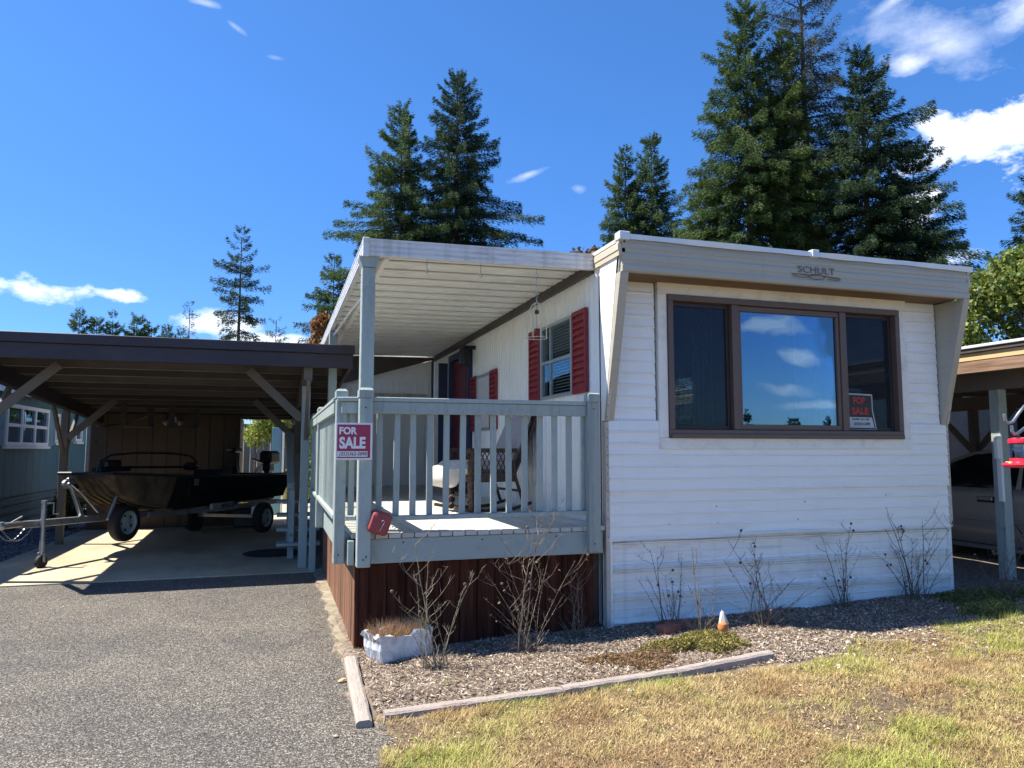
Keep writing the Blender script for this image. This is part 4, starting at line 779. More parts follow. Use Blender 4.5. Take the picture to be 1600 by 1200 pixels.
# ------------------------------------------------------------------ blue house on the left
bh = top("blue_house", (-4.6, 16, 0), "blue panelled mobile home with white six-pane window beyond the carport", "house")
m_bluesk = mat("blue_skirting", (.05, .095, .12), .6, .08, 3)
HX = -4.6
y = 9.6
while y < 20.8:
    part("siding_panel", MB().box(HX - .03, HX + rnd.uniform(-.002, .002), y, min(y + .395, 20.9), .62, 2.52, .006), m_blue, bh); y += .40
part("wall", MB().box(HX - .06, HX - .031, 9.6, 20.9, -.05, 2.6).box(HX - 4, HX - .06, 20.86, 20.9, -.05, 2.6).box(HX - 4, HX - .06, 9.6, 9.64, -.05, 2.6), m_blue, bh)
for i in range(4): part("skirting_panel", MB().prism([(HX + .0, .15 * i), (HX + .016, .15 * i + .02), (HX + .016, .15 * i + .07), (HX, .15 * i + .10), (HX, .15 * i + .148), (HX - .03, .15 * i + .148), (HX - .03, .15 * i)], 1, 9.6, 20.9), m_bluesk, bh)
part("roof", MB().prism([(HX + .22, 2.50), (HX + .24, 2.62), (HX - 2, 2.95), (HX - 4.2, 2.62), (HX - 4.2, 2.5)], 1, 9.4, 21.1), mat("dark_grey_roof", (.05, .12, .13), .8), bh)
part("eave_fascia", MB().box(HX + .242, HX + .26, 9.4, 21.1, 2.44, 2.62, .003), mat("white_eave", (.6, .62, .64), .5), bh)
def bwin(y0, y1, z0, z1, nc, nr, shut):
    mb = MB(); f = .07
    for (a, b, c, d) in ((y0, y1, z0, z0 + f), (y0, y1, z1 - f, z1), (y0, y0 + f, z0 + f, z1 - f), (y1 - f, y1, z0 + f, z1 - f)): mb.box(HX, HX + .05, a, b, c, d, .004)
    w = part("window", mb, m_whitew, bh)
    part("sill", MB().box(HX, HX + .08, y0 - .04, y1 + .04, z0 - .05, z0 - .002, .004), m_whitew, w)
    for i in range(1, nc): yy = y0 + f + (y1 - y0 - 2 * f) * i / nc; part("muntin", MB().box(HX + .01, HX + .042, yy - .04, yy + .04, z0 + f, z1 - f, .003), m_whitew, w)
    for i in range(1, nr): zz = z0 + f + (z1 - z0 - 2 * f) * i / nr; part("muntin", MB().box(HX + .012, HX + .036, y0 + f, y1 - f, zz - .03, zz + .03, .003), m_whitew, w)
    part("pane", MB().box(HX + .004, HX + .008, y0 + f, y1 - f, z0 + f, z1 - f), m_dglass, w)
    for i in range(nc):
        pass
    if shut:
        for (a, b) in ((y0 - .42, y0 - .03), (y1 + .03, y1 + .42)):
            s = part("shutter", MB().box(HX, HX + .02, a, b, z0, z1, .003), m_blue2, bh); lm = MB().box(0, .012, 0, b - a - .06, 0, .028, .003).mesh("louvre", m_blue2); nl = int((z1 - z0 - .06) / .04)
            for q in range(nl): piece("louvre", lm, s, (HX + .018, a + .03, z0 + .04 + q * .04))
bwin(15.05, 17.55, 1.54, 2.30, 3, 2, True); bwin(18.05, 18.35, 1.62, 2.25, 1, 1, False); bwin(19.75, 20.35, 1.66, 2.0, 1, 1, True)
bpost = top("downspout", (-3.9, 18.5, 0), "white downspout beside the brown shed's left corner", "pipe")
part("pipe", MB().tube([(-3.9, 18.5, -.02), (-3.9, 18.5, 2.3)], .03, 8), m_whitew, bpost)

# ------------------------------------------------------------------ back garden beyond the carport
fn = top("board_fence", (0, 24, 0), "weathered grey board fence seen through the back of the carport", "fence")
fm = MB().box(0, .185, 0, .022, 0, 2.28, .004).mesh("fence_board", m_fence)
x = -8
while x < 10: piece("fence_board", fm, fn, (x, 24 + rnd.uniform(0, .01), -.05 + rnd.uniform(-.02, .02))); x += .195
part("fence_rail", MB().box(-8, 10, 23.93, 23.99, 2.16, 2.26, .004), m_fence, fn)
nhs = top("garden_post", (-.02, 17.8, 0), "pale blue-grey post with white edge behind the boat", "post")
part("post", MB().box(-.12, .10, 17.8, 17.9, -.02, 1.98, .005), m_blue2, nhs); part("white_edge", MB().box(.105, .15, 17.78, 17.9, -.02, 1.98, .004), m_whitew, nhs)

# ------------------------------------------------------------------ right-hand neighbour: carport, car
rc = top("right_carport", (7.1, 5.7, 0), "neighbour's carport with tan and weathered brown fascia at the right edge", "carport")
part("brown_fascia", MB().box(6.70, 6.745, 3.4, 13, 2.25, 2.372, .005), m_brwood, rc)
part("tan_fascia", MB().box(6.695, 6.745, 3.4, 13, 2.374, 2.452, .004), m_tanwood, rc)
part("drip_edge", MB().box(6.67, 6.75, 3.4, 13, 2.454, 2.495, .004), m_band, rc)
part("metal_edge", MB().box(6.655, 6.76, 3.4, 13, 2.497, 2.527, .004), m_roofed, rc)
part("front_fascia", MB().box(6.75, 11.0, 3.40, 3.44, 2.25, 2.45, .005), m_brwood, rc)
part("roof", MB().box(6.765, 11.0, 3.4, 13, 2.455, 2.52), m_plywood, rc)
rm2 = MB().box(6.76, 10.98, -.02, .02, 2.31, 2.452, .003).mesh("rafter", m_taupe)
for i in range(15): piece("rafter", rm2, rc, loc=Vector((0, 3.6 + i * .65, 0)) - WL[rc])
for xb in (7.11, 10.62):
    part("beam", MB().box(xb - .05, xb + .05, 3.45, 12.9, 2.10, 2.308, .004), m_taupe, rc)
    for yb in (5.70, 8.95, 12.2, 3.7) if xb > 8 else (5.70, 8.95, 12.2):
        part("post", MB().box(xb - .055, xb + .055, yb - .055, yb + .055, .02, 2.098, .005), m_grey if yb < 6 else m_taupe, rc)
        for sy in (-1, 1):
            if xb < 8 and yb < 6: continue
            part("brace", MB().beam((xb, yb + sy * .04, 1.45), (xb, yb + sy * .7, 2.12), .04, .09, (0, sy, 1)), m_taupe, rc)
part("sunlit_post_patch", MB().box(7.02, 7.053, 5.63, 5.68, .95, 1.62, .003).box(6.99, 7.02, 5.63, 5.68, 1.38, 1.60, .008), m_whitew, rc, label="sunlit patch of the post, added as a white piece")  # sun falling on the post's face, added as a white shape
pf = top("picket_screen", (10.9, 9, 0), "white house wall with dark window bars behind the neighbour's car", "house")
part("wall", MB().box(12.6, 12.8, 2, 22, -.05, 3.0), mat("neighbour_grey_wall", (.16, .18, .20), .7), pf)
part("roof", MB().box(11.05, 14, 2, 22, 3.0, 3.1), m_plywood, pf)  # added overhang, carried out towards the carport to keep this wall shaded
wn = part("window", MB().box(12.55, 12.59, 12.8, 15.2, 1.2, 2.5, .004), m_band, pf)
for i in range(7): part("bar", MB().box(12.52, 12.549, 12.9 + i * .33, 13.08 + i * .33, 1.22, 2.48, .003), m_whitew, wn)
part("frame_board", MB().box(12.50, 12.549, 12.5, 15.5, 1.10, 1.19, .003), m_whitew, wn)
solid("dark_panel", MB().box(10.72, 10.75, 5.2, 8.3, .9, 2.08, .003), m_lattice, (10.72, 6, .9), "dark woven screen hung at the far side of the right carport", "screen")

car = top("sedan", (9.2, 7.0, .1), "silver sedan parked under the neighbour's carport", "car")
CXa, CXb = 8.35, 10.05
prof = [(4.75, .42), (4.72, .80), (4.85, 1.02), (5.55, 1.10), (6.1, 1.38), (6.7, 1.47), (7.3, 1.45), (7.75, 1.32), (8.35, 1.06), (9.2, .98), (9.55, .82), (9.6, .45)]
def car_body():
    mb = MB(); secs = []
    N_ = 44
    ys = [4.75 + (9.6 - 4.75) * i / N_ for i in range(N_ + 1)]
    def top_z(y):
        hood = .86 + .16 * math.sin(math.pi * min(1, max(0, (y - 4.75) / 4.85))) ** .6; return hood
    for y in ys:
        e = min(1, (y - 4.72) / .35, (9.63 - y) / .5); e = max(.25, e) ** .5; zt = top_z(y); hw = (CXb - CXa) / 2; cx = (CXa + CXb) / 2
        ring = []
        for zf, wf in ((.27, .90), (.34, .965), (.50, .99), (.60, 1.0), (.66, .985), (.80, .985), (.92, .955), (.98, .90), (1.03, .78)):
            z = zf if zf < .6 else .6 + (zf - .6) * (zt - .6) / .43; ring.append((cx - hw * wf * (.82 + .18 * e), z))
        ring += [(2 * cx - x, z) for x, z in ring[::-1]]; secs.append([(x, y, z + .04) for x, z in ring])
    n = len(secs[0]); vs = [p for s in secs for p in s]
    fs = [(i * n + j, (i + 1) * n + j, (i + 1) * n + (j + 1) % n, i * n + (j + 1) % n) for i in range(N_) for j in range(n)]
    fs += [tuple(range(n)), tuple(N_ * n + j for j in range(n))[::-1]]
    # wheel arches left out of the side by dropping low faces there
    keep = []
    for f in fs:
        if len(f) == 4:
            c = [sum(vs[q][k_] for q in f) / 4 for k_ in range(3)]
            if any((c[1] - w) ** 2 + (c[2] - .40) ** 2 < .13 for w in (5.65, 8.55)) and c[2] < .72 and abs(c[0] - 9.2) > .7: continue
        keep.append(f)
    return mb.add(vs, keep)
part("body", car_body(), m_car, car, smooth=True)
def cabin(inset, m, name, z0=1.0, scale=1.):
    mb = MB(); pts = [(5.15, 1.02), (5.75, 1.30), (6.15, 1.43), (6.7, 1.475), (7.25, 1.44), (7.75, 1.26), (8.3, 1.03)]; secs = []; cx = 9.2
    for y, z in pts:
        w0 = .78; w1 = w0 - (z - 1.0) * .42
        secs.append([(cx - w0, y, 1.0), (cx - (w0 + w1) / 2 - .02, y, (1.0 + z) / 2), (cx - w1, y, z - .03), (cx - w1 + .10, y, z), (cx + w1 - .10, y, z), (cx + w1, y, z - .03), (cx + (w0 + w1) / 2 + .02, y, (1.0 + z) / 2), (cx + w0, y, 1.0)])
    n = 8; vs = [p for s in secs for p in s]; fs = [(i * n + j, (i + 1) * n + j, (i + 1) * n + j + 1, i * n + j + 1) for i in range(len(pts) - 1) for j in range(n - 1)]
    return mb.add(vs, fs)
part("windows", cabin(0, None, ""), mat("car_glass", (.012, .014, .016), .08, .0), car, smooth=True)
mb = MB(); tp = [(5.35, 1.12), (5.75, 1.315), (6.15, 1.445), (6.7, 1.49), (7.25, 1.455), (7.75, 1.28), (8.3, 1.04)]
for i in range(len(tp)): pass
for sg in (-1, 1):
    mb.tube([(9.2 + sg * (.78 - (z - 1.0) * .42 - .015), y, z - .02) for y, z in tp], .022, 6)
    mb.tube([(9.2 + sg * .785, 6.55, 1.0), (9.2 + sg * .60, 6.58, 1.45)], .03, 6)
part("roof_rail", mb, m_car, car, smooth=True)
mb = MB(); vs = []
for y, z in tp[1:5]: w1 = .78 - (z - 1.0) * .42; vs += [(9.2 - w1 + .06, y, z - .004), (9.2, y, z + .015), (9.2 + w1 - .06, y, z - .004)]
mb.add(vs, [(i * 3 + j, i * 3 + j + 1, i * 3 + 4 + j, i * 3 + 3 + j) for i in range(3) for j in range(2)]); part("roof_panel", mb, m_car, car, smooth=True)
m_gap = m_black
for ys in ([(6.60, 1.0), (6.62, .8), (6.60, .62), (6.48, .45), (6.28, .33)], [(7.85, 1.0), (7.9, .7), (7.85, .35)]):
    mb = MB()
    for (y0, z0), (y1, z1) in zip(ys[:-1], ys[1:]): mb.beam((CXa + .018, y0, z0 + .02), (CXa + .018, y1, z1 + .02), .008, .03, (1, 0, 0), 0)
    part("door_gap", mb, m_gap, car)
part("door_handle", MB().obox(Vector((CXa - .004, 6.93, .875)), Vector((0, 1, 0)), Vector((1, 0, 0)), Vector((0, 0, 1)), .10, .02, .022, .015), m_car, car)
part("handle_recess", MB().obox(Vector((CXa + .010, 6.93, .865)), Vector((0, 1, 0)), Vector((1, 0, 0)), Vector((0, 0, 1)), .12, .012, .035, .01), m_black, car)
part("side_moulding", MB().box(CXa - .014, CXa + .006, 6.1, 8.1, .60, .655, .008), m_car, car)
part("sill", MB().box(CXa + .03, CXa + .10, 5.9, 8.3, .25, .30, .005), mat("sill_metal", (.2, .2, .2), .4), car)
part("underbody", MB().box(CXa + .11, CXb - .11, 5.0, 9.3, .24, .40), m_black, car)
for yy in (5.65, 8.55):
    for xx, ax in ((CXa + .11, Vector((-1, 0, 0))), (CXb - .11, Vector((1, 0, 0)))):
        w = part("wheel", MB().lathe(Vector((xx, yy, .40)) - ax * .09, ax, [(.19, 0), (.28, 0), (.30, .02), (.30, .16), (.28, .18), (.19, .18)], 28), m_rubber, car, smooth=True)
        part("rim", MB().lathe(Vector((xx, yy, .40)), ax, [(.19, 0), (.19, .08), (.10, .06), (.03, .075)], 20), m_galv, w, smooth=True)
for yy in (5.65, 8.55): part("wheel_arch", MB().tube([(CXa + .015, yy + .365 * math.cos(t), .40 + .365 * math.sin(t)) for t in [i * math.pi / 14 for i in range(15)]], .03, 6), m_car, car, smooth=True)
for sg in (-1, 1): part("headlight", MB().obox(Vector((9.2 + sg * .58, 9.56, .72)), Vector((1, 0, 0)), Vector((0, 1, 0)), Vector((0, 0, 1)), .16, .04, .06, .02), m_signw, car); part("tail_light", MB().obox(Vector((9.2 + sg * .6, 4.72, .82)), Vector((1, 0, 0)), Vector((0, 1, 0)), Vector((0, 0, 1)), .16, .03, .06, .02), m_feedred, car)

# shepherd's hook with nectar feeder
hk = top("shepherd_hook", (4.36, 3.2, 0), "grey double-armed shepherd's hook at the right edge of the photo", "garden hook")
part("pole", MB().tube([(4.36, 3.2, 0), (4.36, 3.2, 1.75)], .009, 8), m_galv, hk)
part("arm", MB().tube([(4.36, 3.2, 1.70), (4.27, 3.2, 1.74), (4.20, 3.2, 1.735), (4.15, 3.2, 1.69), (4.10, 3.2, 1.640), (4.065, 3.2, 1.632), (4.04, 3.2, 1.65), (4.034, 3.2, 1.685)], .0085, 8), m_galv, hk, smooth=True)
part("arm", MB().tube([(4.36, 3.2, 1.60), (4.27, 3.2, 1.63), (4.20, 3.2, 1.61), (4.14, 3.2, 1.575), (4.11, 3.2, 1.568), (4.09, 3.2, 1.585), (4.088, 3.2, 1.62)], .0085, 8), m_galv, hk, smooth=True)

fd = top("nectar_feeder", (4.150, 3.2, 1.36), "small red hummingbird feeder with clear jar hanging from the hook", "bird feeder")
part("jar", MB().lathe((4.150, 3.2, 1.425), (0, 0, 1), [(.052, 0), (.058, .01), (.058, .085), (.052, .09)], 20), glass("feeder_glass", .12, (.85, .87, .88)), fd, smooth=True)
part("cap", MB().lathe((4.150, 3.2, 1.515), (0, 0, 1), [(.062, 0), (.064, .012), (.060, .026), (.03, .034), (.01, .036)], 24), m_feedred, fd, smooth=True)
part("hanger", MB().tube([(4.150, 3.2, 1.55), (4.122, 3.2, 1.575)], .003, 5), m_galv, fd)
part("base", MB().lathe((4.150, 3.2, 1.373), (0, 0, 1), [(.07, 0), (.098, .008), (.102, .018), (.085, .028), (.060, .036), (.058, .055)], 28), m_feedred, fd, smooth=True)
mb = MB()
for i in range(5):
    t = i * 1.2566 + .5; mb.lathe((4.150 + .075 * math.cos(t), 3.2 + .075 * math.sin(t), 1.40), (0, 0, 1), [(.014, 0), (.010, .008)], 8)
part("feeding_port", mb, mat("feeder_port", (.7, .5, .1), .4), fd)
part("nectar_scale", MB().box(4.10, 4.15, 3.139, 3.1405, 1.44, 1.50), m_doorwhite, fd)

# ------------------------------------------------------------------ porch things
CC = Vector((2.0, 7.25, .868)); CHh = Vector((-.985, -.17, 0)).normalized(); CSd = Vector((.17, -.985, 0)).normalized()
def K(a, b, z): return CC + CHh * a + CSd * b + Vector((0, 0, z))
ch = top("rocking_chair", CC, "brown wicker rocking chair with cream cushions on the deck", "rocking chair")
for sg in (-1, 1):
    b = sg * .26; part("rocker", MB().tube([K(.42, b, .055), K(.25, b, .022), K(0, b, .012), K(-.22, b, .025), K(-.42, b, .075)], .018, 6), m_wicker, ch, smooth=True)
    # twisted front leg
    mb = MB(); mb.tube([K(.24, b, .03), K(.25, b, .3), K(.23, b, .62)], .032, 8)
    for ph in (0, math.pi): mb.tube([K(.24 + .036 * math.cos(t * 3 + ph), b + .036 * math.sin(t * 3 + ph), .03 + t * .074) for t in [i * .25 for i in range(32)]], .010, 4)
    part("leg", mb, m_wicker, ch)
    part("leg", MB().tube([K(-.34, b, .05), K(-.24, b, .33), K(-.22, b, .5)], .017, 6), m_wicker, ch)
    part("armrest", MB().obox(K(.02, b, .60), CHh, CSd, Vector((0, 0, 1)), .27, .04, .022, .012), m_wicker, ch)
    mb = MB()
    for i in range(9):
        for s2 in (-1, 1):
            a0 = -.20 + i * .05; mb.tube([K(a0, b, .38), K(a0 + s2 * .10, b, .58)], .006, 4)
    part("side_lattice", mb, m_wicker, ch)
    part("side_rail", MB().obox(K(.0, b, .34), CHh, CSd, Vector((0, 0, 1)), .25, .014, .05, .01), m_wicker, ch)
part("seat_frame", MB().obox(K(.02, 0, .33), CHh, CSd, Vector((0, 0, 1)), .26, .245, .03, .01), m_wicker, ch)
for pq in ([K(.24, -.25, .14), K(.24, .25, .14)], [K(-.28, -.25, .2), K(-.28, .25, .2)]): part("cross_bar", MB().tube(pq, .014, 6), m_wicker, ch)
def pillow(o, a, b, n, ha, hb, hn, name, m, k=8):
    mb = MB(); vs = []; fs = []
    for sgn in (1, -1):
        for i in range(k + 1):
            for j in range(k + 1):
                u = -1 + 2 * i / k; v = -1 + 2 * j / k; t = ((1 - abs(u) ** 7) * (1 - abs(v) ** 7)) ** .5; vs.append(o + a * u * ha * (1 - .04 * v * v) + b * v * hb * (1 - .04 * u * u) + n * sgn * (t * hn))
    q = (k + 1) ** 2
    for s_ in (0, 1):
        for i in range(k):
            for j in range(k):
                f = (s_ * q + i * (k + 1) + j, s_ * q + (i + 1) * (k + 1) + j, s_ * q + (i + 1) * (k + 1) + j + 1, s_ * q + i * (k + 1) + j + 1); fs.append(f if s_ == 0 else f[::-1])
    return part(name, mb.add(vs, fs), m, ch, smooth=True)
pillow(K(.11, 0, .42), CHh, CSd, Vector((0, 0, 1)), .37, .235, .085, "seat_cushion", m_cush)
part("cushion_roll", MB().lathe(K(.43, -.235, .345), CSd, [(.02, 0), (.08, .012), (.105, .05), (.11, .235), (.105, .42), (.08, .458), (.02, .47)], 20), m_cush, ch, smooth=True)
bd = (-CHh * .42 + Vector((0, 0, 1)) * .9).normalized(); bn = CSd.cross(bd).normalized()
part("back_frame", MB().obox(K(-.26, 0, .40) + bd * .30, bd, CSd, bn, .36, .25, .014, .01), m_wicker, ch)
pillow(K(-.20, 0, .42) + bd * .29, bd, CSd, bn, .34, .225, .07, "back_cushion", m_cush2)
hc = top("wire_cage", (2.03, 5.68, 2.40), "cream wire bird cage ornament hanging from the awning by a chain", "ornament")
cx, cy = 2.03, 5.68
for i in range(8):
    t = i * math.pi / 4; part("cage_wire", MB().tube([(cx + .086 * math.cos(t) * s_, cy + .086 * math.sin(t) * s_, z) for s_, z in ((1, 2.40), (1.0, 2.48), (.96, 2.55), (.82, 2.62), (.55, 2.672), (.2, 2.695), (0, 2.70))], .0028, 5), m_wire, hc)
part("cage_ring", MB().tube([(cx + .087 * math.cos(t), cy + .087 * math.sin(t), 2.40) for t in [i * math.pi / 14 for i in range(29)]], .003, 5, False), m_wire, hc)
mb = MB()
for i in range(9): mb.tube([(cx, cy, 2.98 - i * .03), (cx + (.006 if i % 2 else -.006), cy, 2.965 - i * .03), (cx, cy, 2.948 - i * .03)], .0028, 4)
part("chain", mb.tube([(cx, cy, 2.70), (cx, cy, 2.72)], .004, 5), m_galv, hc)
part("hanging_charm", MB().tube([(cx, cy, 2.70), (cx, cy, 2.44)], .002, 4).lathe((cx, cy, 2.60), (0, 0, 1), [(.004, 0), (.02, .008), (.02, .03), (.004, .04)], 8).lathe((cx, cy, 2.47), (0, 0, 1), [(.025, 0), (.028, .004), (.004, .012)], 8), m_black, hc)
for i, (hx, lb) in enumerate(((1.10, "plain wire hook under the awning nearest its corner post"), (1.545, "wire hook under the middle of the awning between hook and cage"))):
    h = top("ceiling_hook", (hx, 5.68, 2.96), lb, "hook", "hooks under the awning edge"); part("wire", MB().tube([(hx, 5.68, 2.985), (hx, 5.68, 2.92), (hx + .008, 5.68, 2.905), (hx + .012, 5.68, 2.885), (hx, 5.68, 2.875), (hx - .010, 5.68, 2.885)], .0032, 5), m_galv, h)

# for sale sign on the corner posts
sg = top("for_sale_sign", (.52, 5.325, 1.40), "magenta and white FOR SALE sign fixed to the deck corner posts", "sign")
SY = 5.325
def curved_panel(x0, x1, z0, z1, y, bend, th=.003, n=10):
    mb = MB(); vs = []
    for i in range(n + 1):
        x = x0 + (x1 - x0) * i / n; yy = y + bend * ((x1 - x) / (x1 - x0)) ** 3; vs += [(x, yy, z0), (x, yy, z1), (x, yy + th, z1), (x, yy + th, z0)]
    fs = []
    for i in range(n):
        for k in range(4): fs.append((i * 4 + k, i * 4 + (k + 1) % 4, i * 4 + 4 + (k + 1) % 4, i * 4 + 4 + k))
    return mb.add(vs, fs + [(0, 3, 2, 1), tuple(n * 4 + k for k in range(4))])
part("board", MB().box(.395, .648, SY, SY + .003, 1.405, 1.668), m_signw, sg)
part("magenta_print", MB().box(.402, .634, SY - .0012, SY - .0003, 1.418, 1.655), m_signr, sg)
part("phone_strip", MB().box(.404, .615, SY - .0022, SY - .0014, 1.427, 1.466), m_signw, sg)
text_part("lettering", "FOR", .068, m_signw, sg, (.474, SY - .0026, 1.609), (R(90), 0, 0), bold=.0028, sx=.95, ext=.0006)
text_part("lettering", "SALE", .108, m_signw, sg, (.508, SY - .0026, 1.522), (R(90), 0, 0), bold=.0045, sx=.80, ext=.0006)
text_part("lettering", "(253)362-5898", .034, m_ink, sg, (.512, SY - .0032, 1.446), (R(90), 0, 0), bold=.0004, sx=.95, ext=.0004, shear=.2)
# sign in the window
s2 = top("window_sale_sign", (5.12, 5.46, 1.65), "black and red FOR SALE sign with phone number leaning inside the window", "sign")
WY = YF + .008
b = part("board", MB().prism([(4.975, 1.665), (5.275, 1.662), (5.245, 1.83), (5.243, 1.985), (4.965, 1.99)][::1], 1, WY, WY + .003), m_signk, s2)
part("white_edge", MB().beam((4.962, WY, 1.987), (5.247, WY, 1.982), .010, .014).beam((5.25, WY, 1.985), (5.252, WY, 1.84), .010, .010, (1, 0, 0)).beam((5.252, WY, 1.84), (5.288, WY, 1.665), .010, .010, (1, 0, 0)).beam((4.97, WY, 1.664), (5.288, WY, 1.661), .006, .004), mat("sign_edge", (.45, .47, .47), .5), s2)
part("white_strip", MB().prism([(4.99, 1.678), (5.268, 1.675), (5.245, 1.772), (4.975, 1.776)], 1, WY - .0012, WY - .0002), mat("dull_sign_white", (.46, .50, .52), .6), s2)
text_part("lettering", "FOR", .080, m_signred, s2, (5.105, WY - .0024, 1.925), (R(90), 0, 0), bold=.003, sx=.95, ext=.0006)
text_part("lettering", "SALE", .082, m_signred, s2, (5.108, WY - .0024, 1.828), (R(90), 0, 0), bold=.003, sx=1.08, ext=.0006)
text_part("lettering", "PLEASE CALL LISA", .026, m_ink, s2, (5.115, WY - .0026, 1.755), (R(90), 0, 0), bold=.0006, sx=.95, ext=.0004)
text_part("lettering", "(253)362-5898", .034, m_ink, s2, (5.125, WY - .0026, 1.712), (R(90), 0, 0), bold=.0008, sx=.9, ext=.0004)
# red plastic box on the corner post
rb = top("red_light", (.705, 5.33, .90), "faded red square plastic lantern hanging tilted from the deck corner", "lantern")
q = Quaternion((0, 1, 0), R(18)); ax_, az_ = q @ Vector((1, 0, 0)), q @ Vector((0, 0, 1)); ay_ = Vector((0, 1, 0)); oc = Vector((.712, 5.36, .955))
mb = MB()
def rounded(o, w, h, y0, y1, r, s=1.):
    pts = []
    for sx, sz, a0 in ((1, 1, 0), (-1, 1, 90), (-1, -1, 180), (1, -1, 270)):
        for t in range(5):
            a = R(a0 + t * 22.5); pts.append(((sx * (w - r) + r * math.cos(a)) * s, (sz * (h - r) + r * math.sin(a)) * s))
    return pts
rings = [(1.0, .04), (1.0, 0), (.985, -.02), (.93, -.045), (.80, -.058), (.5, -.062)]; vs = []
for s_, yy in rings: vs += [oc + ax_ * x + az_ * z + ay_ * yy for x, z in rounded(0, .078, .082, 0, 0, .03, s_)]
n = 20; mb.add(vs, [(i * n + j, i * n + (j + 1) % n, (i + 1) * n + (j + 1) % n, (i + 1) * n + j) for i in range(len(rings) - 1) for j in range(n)] + [tuple(range(n))[::-1], tuple((len(rings) - 1) * n + j for j in range(n))])
part("housing", mb, m_redbox, rb, smooth=True)
part("wire_stem", MB().tube([oc + ax_ * .01 + ay_ * -.066 + az_ * -.05, oc + ax_ * .02 + ay_ * -.072, oc + ax_ * .022 + ay_ * -.075 + az_ * .02, oc + ax_ * .012 + ay_ * -.075 + az_ * .028, oc + ax_ * .004 + ay_ * -.072 + az_ * .018], .0028, 5), m_galv, rb)

# ------------------------------------------------------------------ flower bed things
def G(x, y): return float(hgt(np.array([x]), np.array([y]))[0])
def timber(p, q, w, h, lab, m, up=.0):
    p = Vector((*p, G(*p) + h / 2 - .012 + up)); q = Vector((*q, G(*q) + h / 2 - .012 + up)); n = 14; d = (q - p).normalized(); a = d.cross(Vector((0, 0, 1))).normalized(); vs = []; fs = []
    for i in range(n + 1):
        o = p.lerp(q, i / n) + Vector((0, 0, rnd.uniform(-.002, .002))); 
        for u, v in ((-.5, -.5), (-.5, .25), (-.32, .47), (0, .5), (.32, .47), (.5, .25), (.5, -.5)): vs.append(o + a * (u * w + rnd.uniform(-.002, .002)) + Vector((0, 0, v * h + rnd.uniform(-.002, .002))))
    k = 7
    for i in range(n):
        for j in range(k): fs.append((i * k + j, i * k + (j + 1) % k, (i + 1) * k + (j + 1) % k, (i + 1) * k + j))
    mb = MB().add(vs, fs + [tuple(range(k)), tuple(n * k + j for j in range(k))[::-1]])
    return solid("landscape_timber", mb, m, tuple(p), lab, "timber edging", "timbers edging the flower bed")
timber((.515, 5.24), (.482, 4.10), .085, .06, "short weathered timber between the asphalt and the flower bed", m_timber, .022)
timber((.60, 4.20), (1.66, 4.235), .07, .052, "weathered pinkish timber edging the bed at its left corner by the driveway", m_timberx)
timber((1.67, 4.24), (2.45, 4.28), .07, .054, "middle weathered timber in the long edging of the bed", m_timberx)
timber((2.46, 4.28), (3.24, 4.36), .072, .054, "rightmost weathered timber of the bed edging, lying by the lawn", m_timberx)
# planter
pl = top("planter", (.9, 5.14, G(.9, 5.14)), "flaking white trough planter tilted in the bed with dead grass", "planter")
pa = Vector((.92, .39, 0)).normalized(); pb = Vector((-.39, .92, 0)).normalized(); po = Vector((.705, 5.045, G(.7, 5.05) - .03)); up = Vector((-.10, -.05, 1)).normalized()
def PP(a, b, z): return po + pa * a + pb * b + up * z
mb = MB(); nseg = 12; rr_ = random.Random(3)
rim = []
def ring(z, e, jag=0):
    pts = []
    for (a0, b0), (a1, b1) in (((0, 0), (.42, 0)), ((.42, 0), (.42, .24)), ((.42, .24), (0, .24)), ((0, .24), (0, 0))):
        for i in range(nseg):
            t = i / nseg; a = a0 + (a1 - a0) * t; b = b0 + (b1 - b0) * t; a = .21 + (a - .21) * e; b = .12 + (b - .12) * e; pts.append(PP(a, b, z + (rr_.uniform(-jag, jag * .3))))
    return pts
rg = [ring(0, .84), ring(.05, .93), ring(.12, .98), ring(.18, .97), ring(.225, 1.03, .035), ring(.225, .93, .03), ring(.17, .88)]
n = nseg * 4; vs = [p + pa * rr_.uniform(-.006, .006) + pb * rr_.uniform(-.006, .006) for r_ in rg for p in r_]
mb.add(vs, [(i * n + j, i * n + (j + 1) % n, (i + 1) * n + (j + 1) % n, (i + 1) * n + j) for i in range(6) for j in range(n)] + [tuple(range(n))[::-1], tuple(6 * n + j for j in range(n))]); part("trough", mb, m_planter, pl)
def blades(name, cx, cy, cz, rx, ry, n, hmin, hmax, cols, parent, seed, lean=.5, w=.003, rot=0.):
    r = np.random.RandomState(seed); u = r.uniform(-1, 1, n); v = r.uniform(-1, 1, n); c, s_ = math.cos(rot), math.sin(rot)
    x = cx + u * rx * c - v * ry * s_; y = cy + u * rx * s_ + v * ry * c; h = r.uniform(hmin, hmax, n); a = r.uniform(0, 6.283, n); l = r.uniform(0, lean, n) * h
    b = np.stack([x, y, np.full(n, cz)], 1); t = b + np.stack([np.cos(a) * l, np.sin(a) * l, h], 1); wa = r.uniform(0, 6.283, n); wv = np.stack([np.cos(wa), np.sin(wa), 0 * wa], 1) * w
    V = np.stack([b - wv, b + wv, t], 1).reshape(-1, 3); ci = r.randint(0, len(cols), n); tint = np.array(cols)[ci] * r.uniform(.7, 1.25, (n, 1))
    if parent is not None:
        V = V - np.array(WL[parent]); me = np_mesh(name, V, n, 3, tint, m_grassb); o = bpy.data.objects.new(name, me); C.objects.link(o); o.parent = parent; WL[o] = WL[parent].copy(); o['kind'] = 'stuff'; return o
    me = np_mesh(name, V, n, 3, tint, m_grassb); return me
pc = PP(.20, .12, .17)
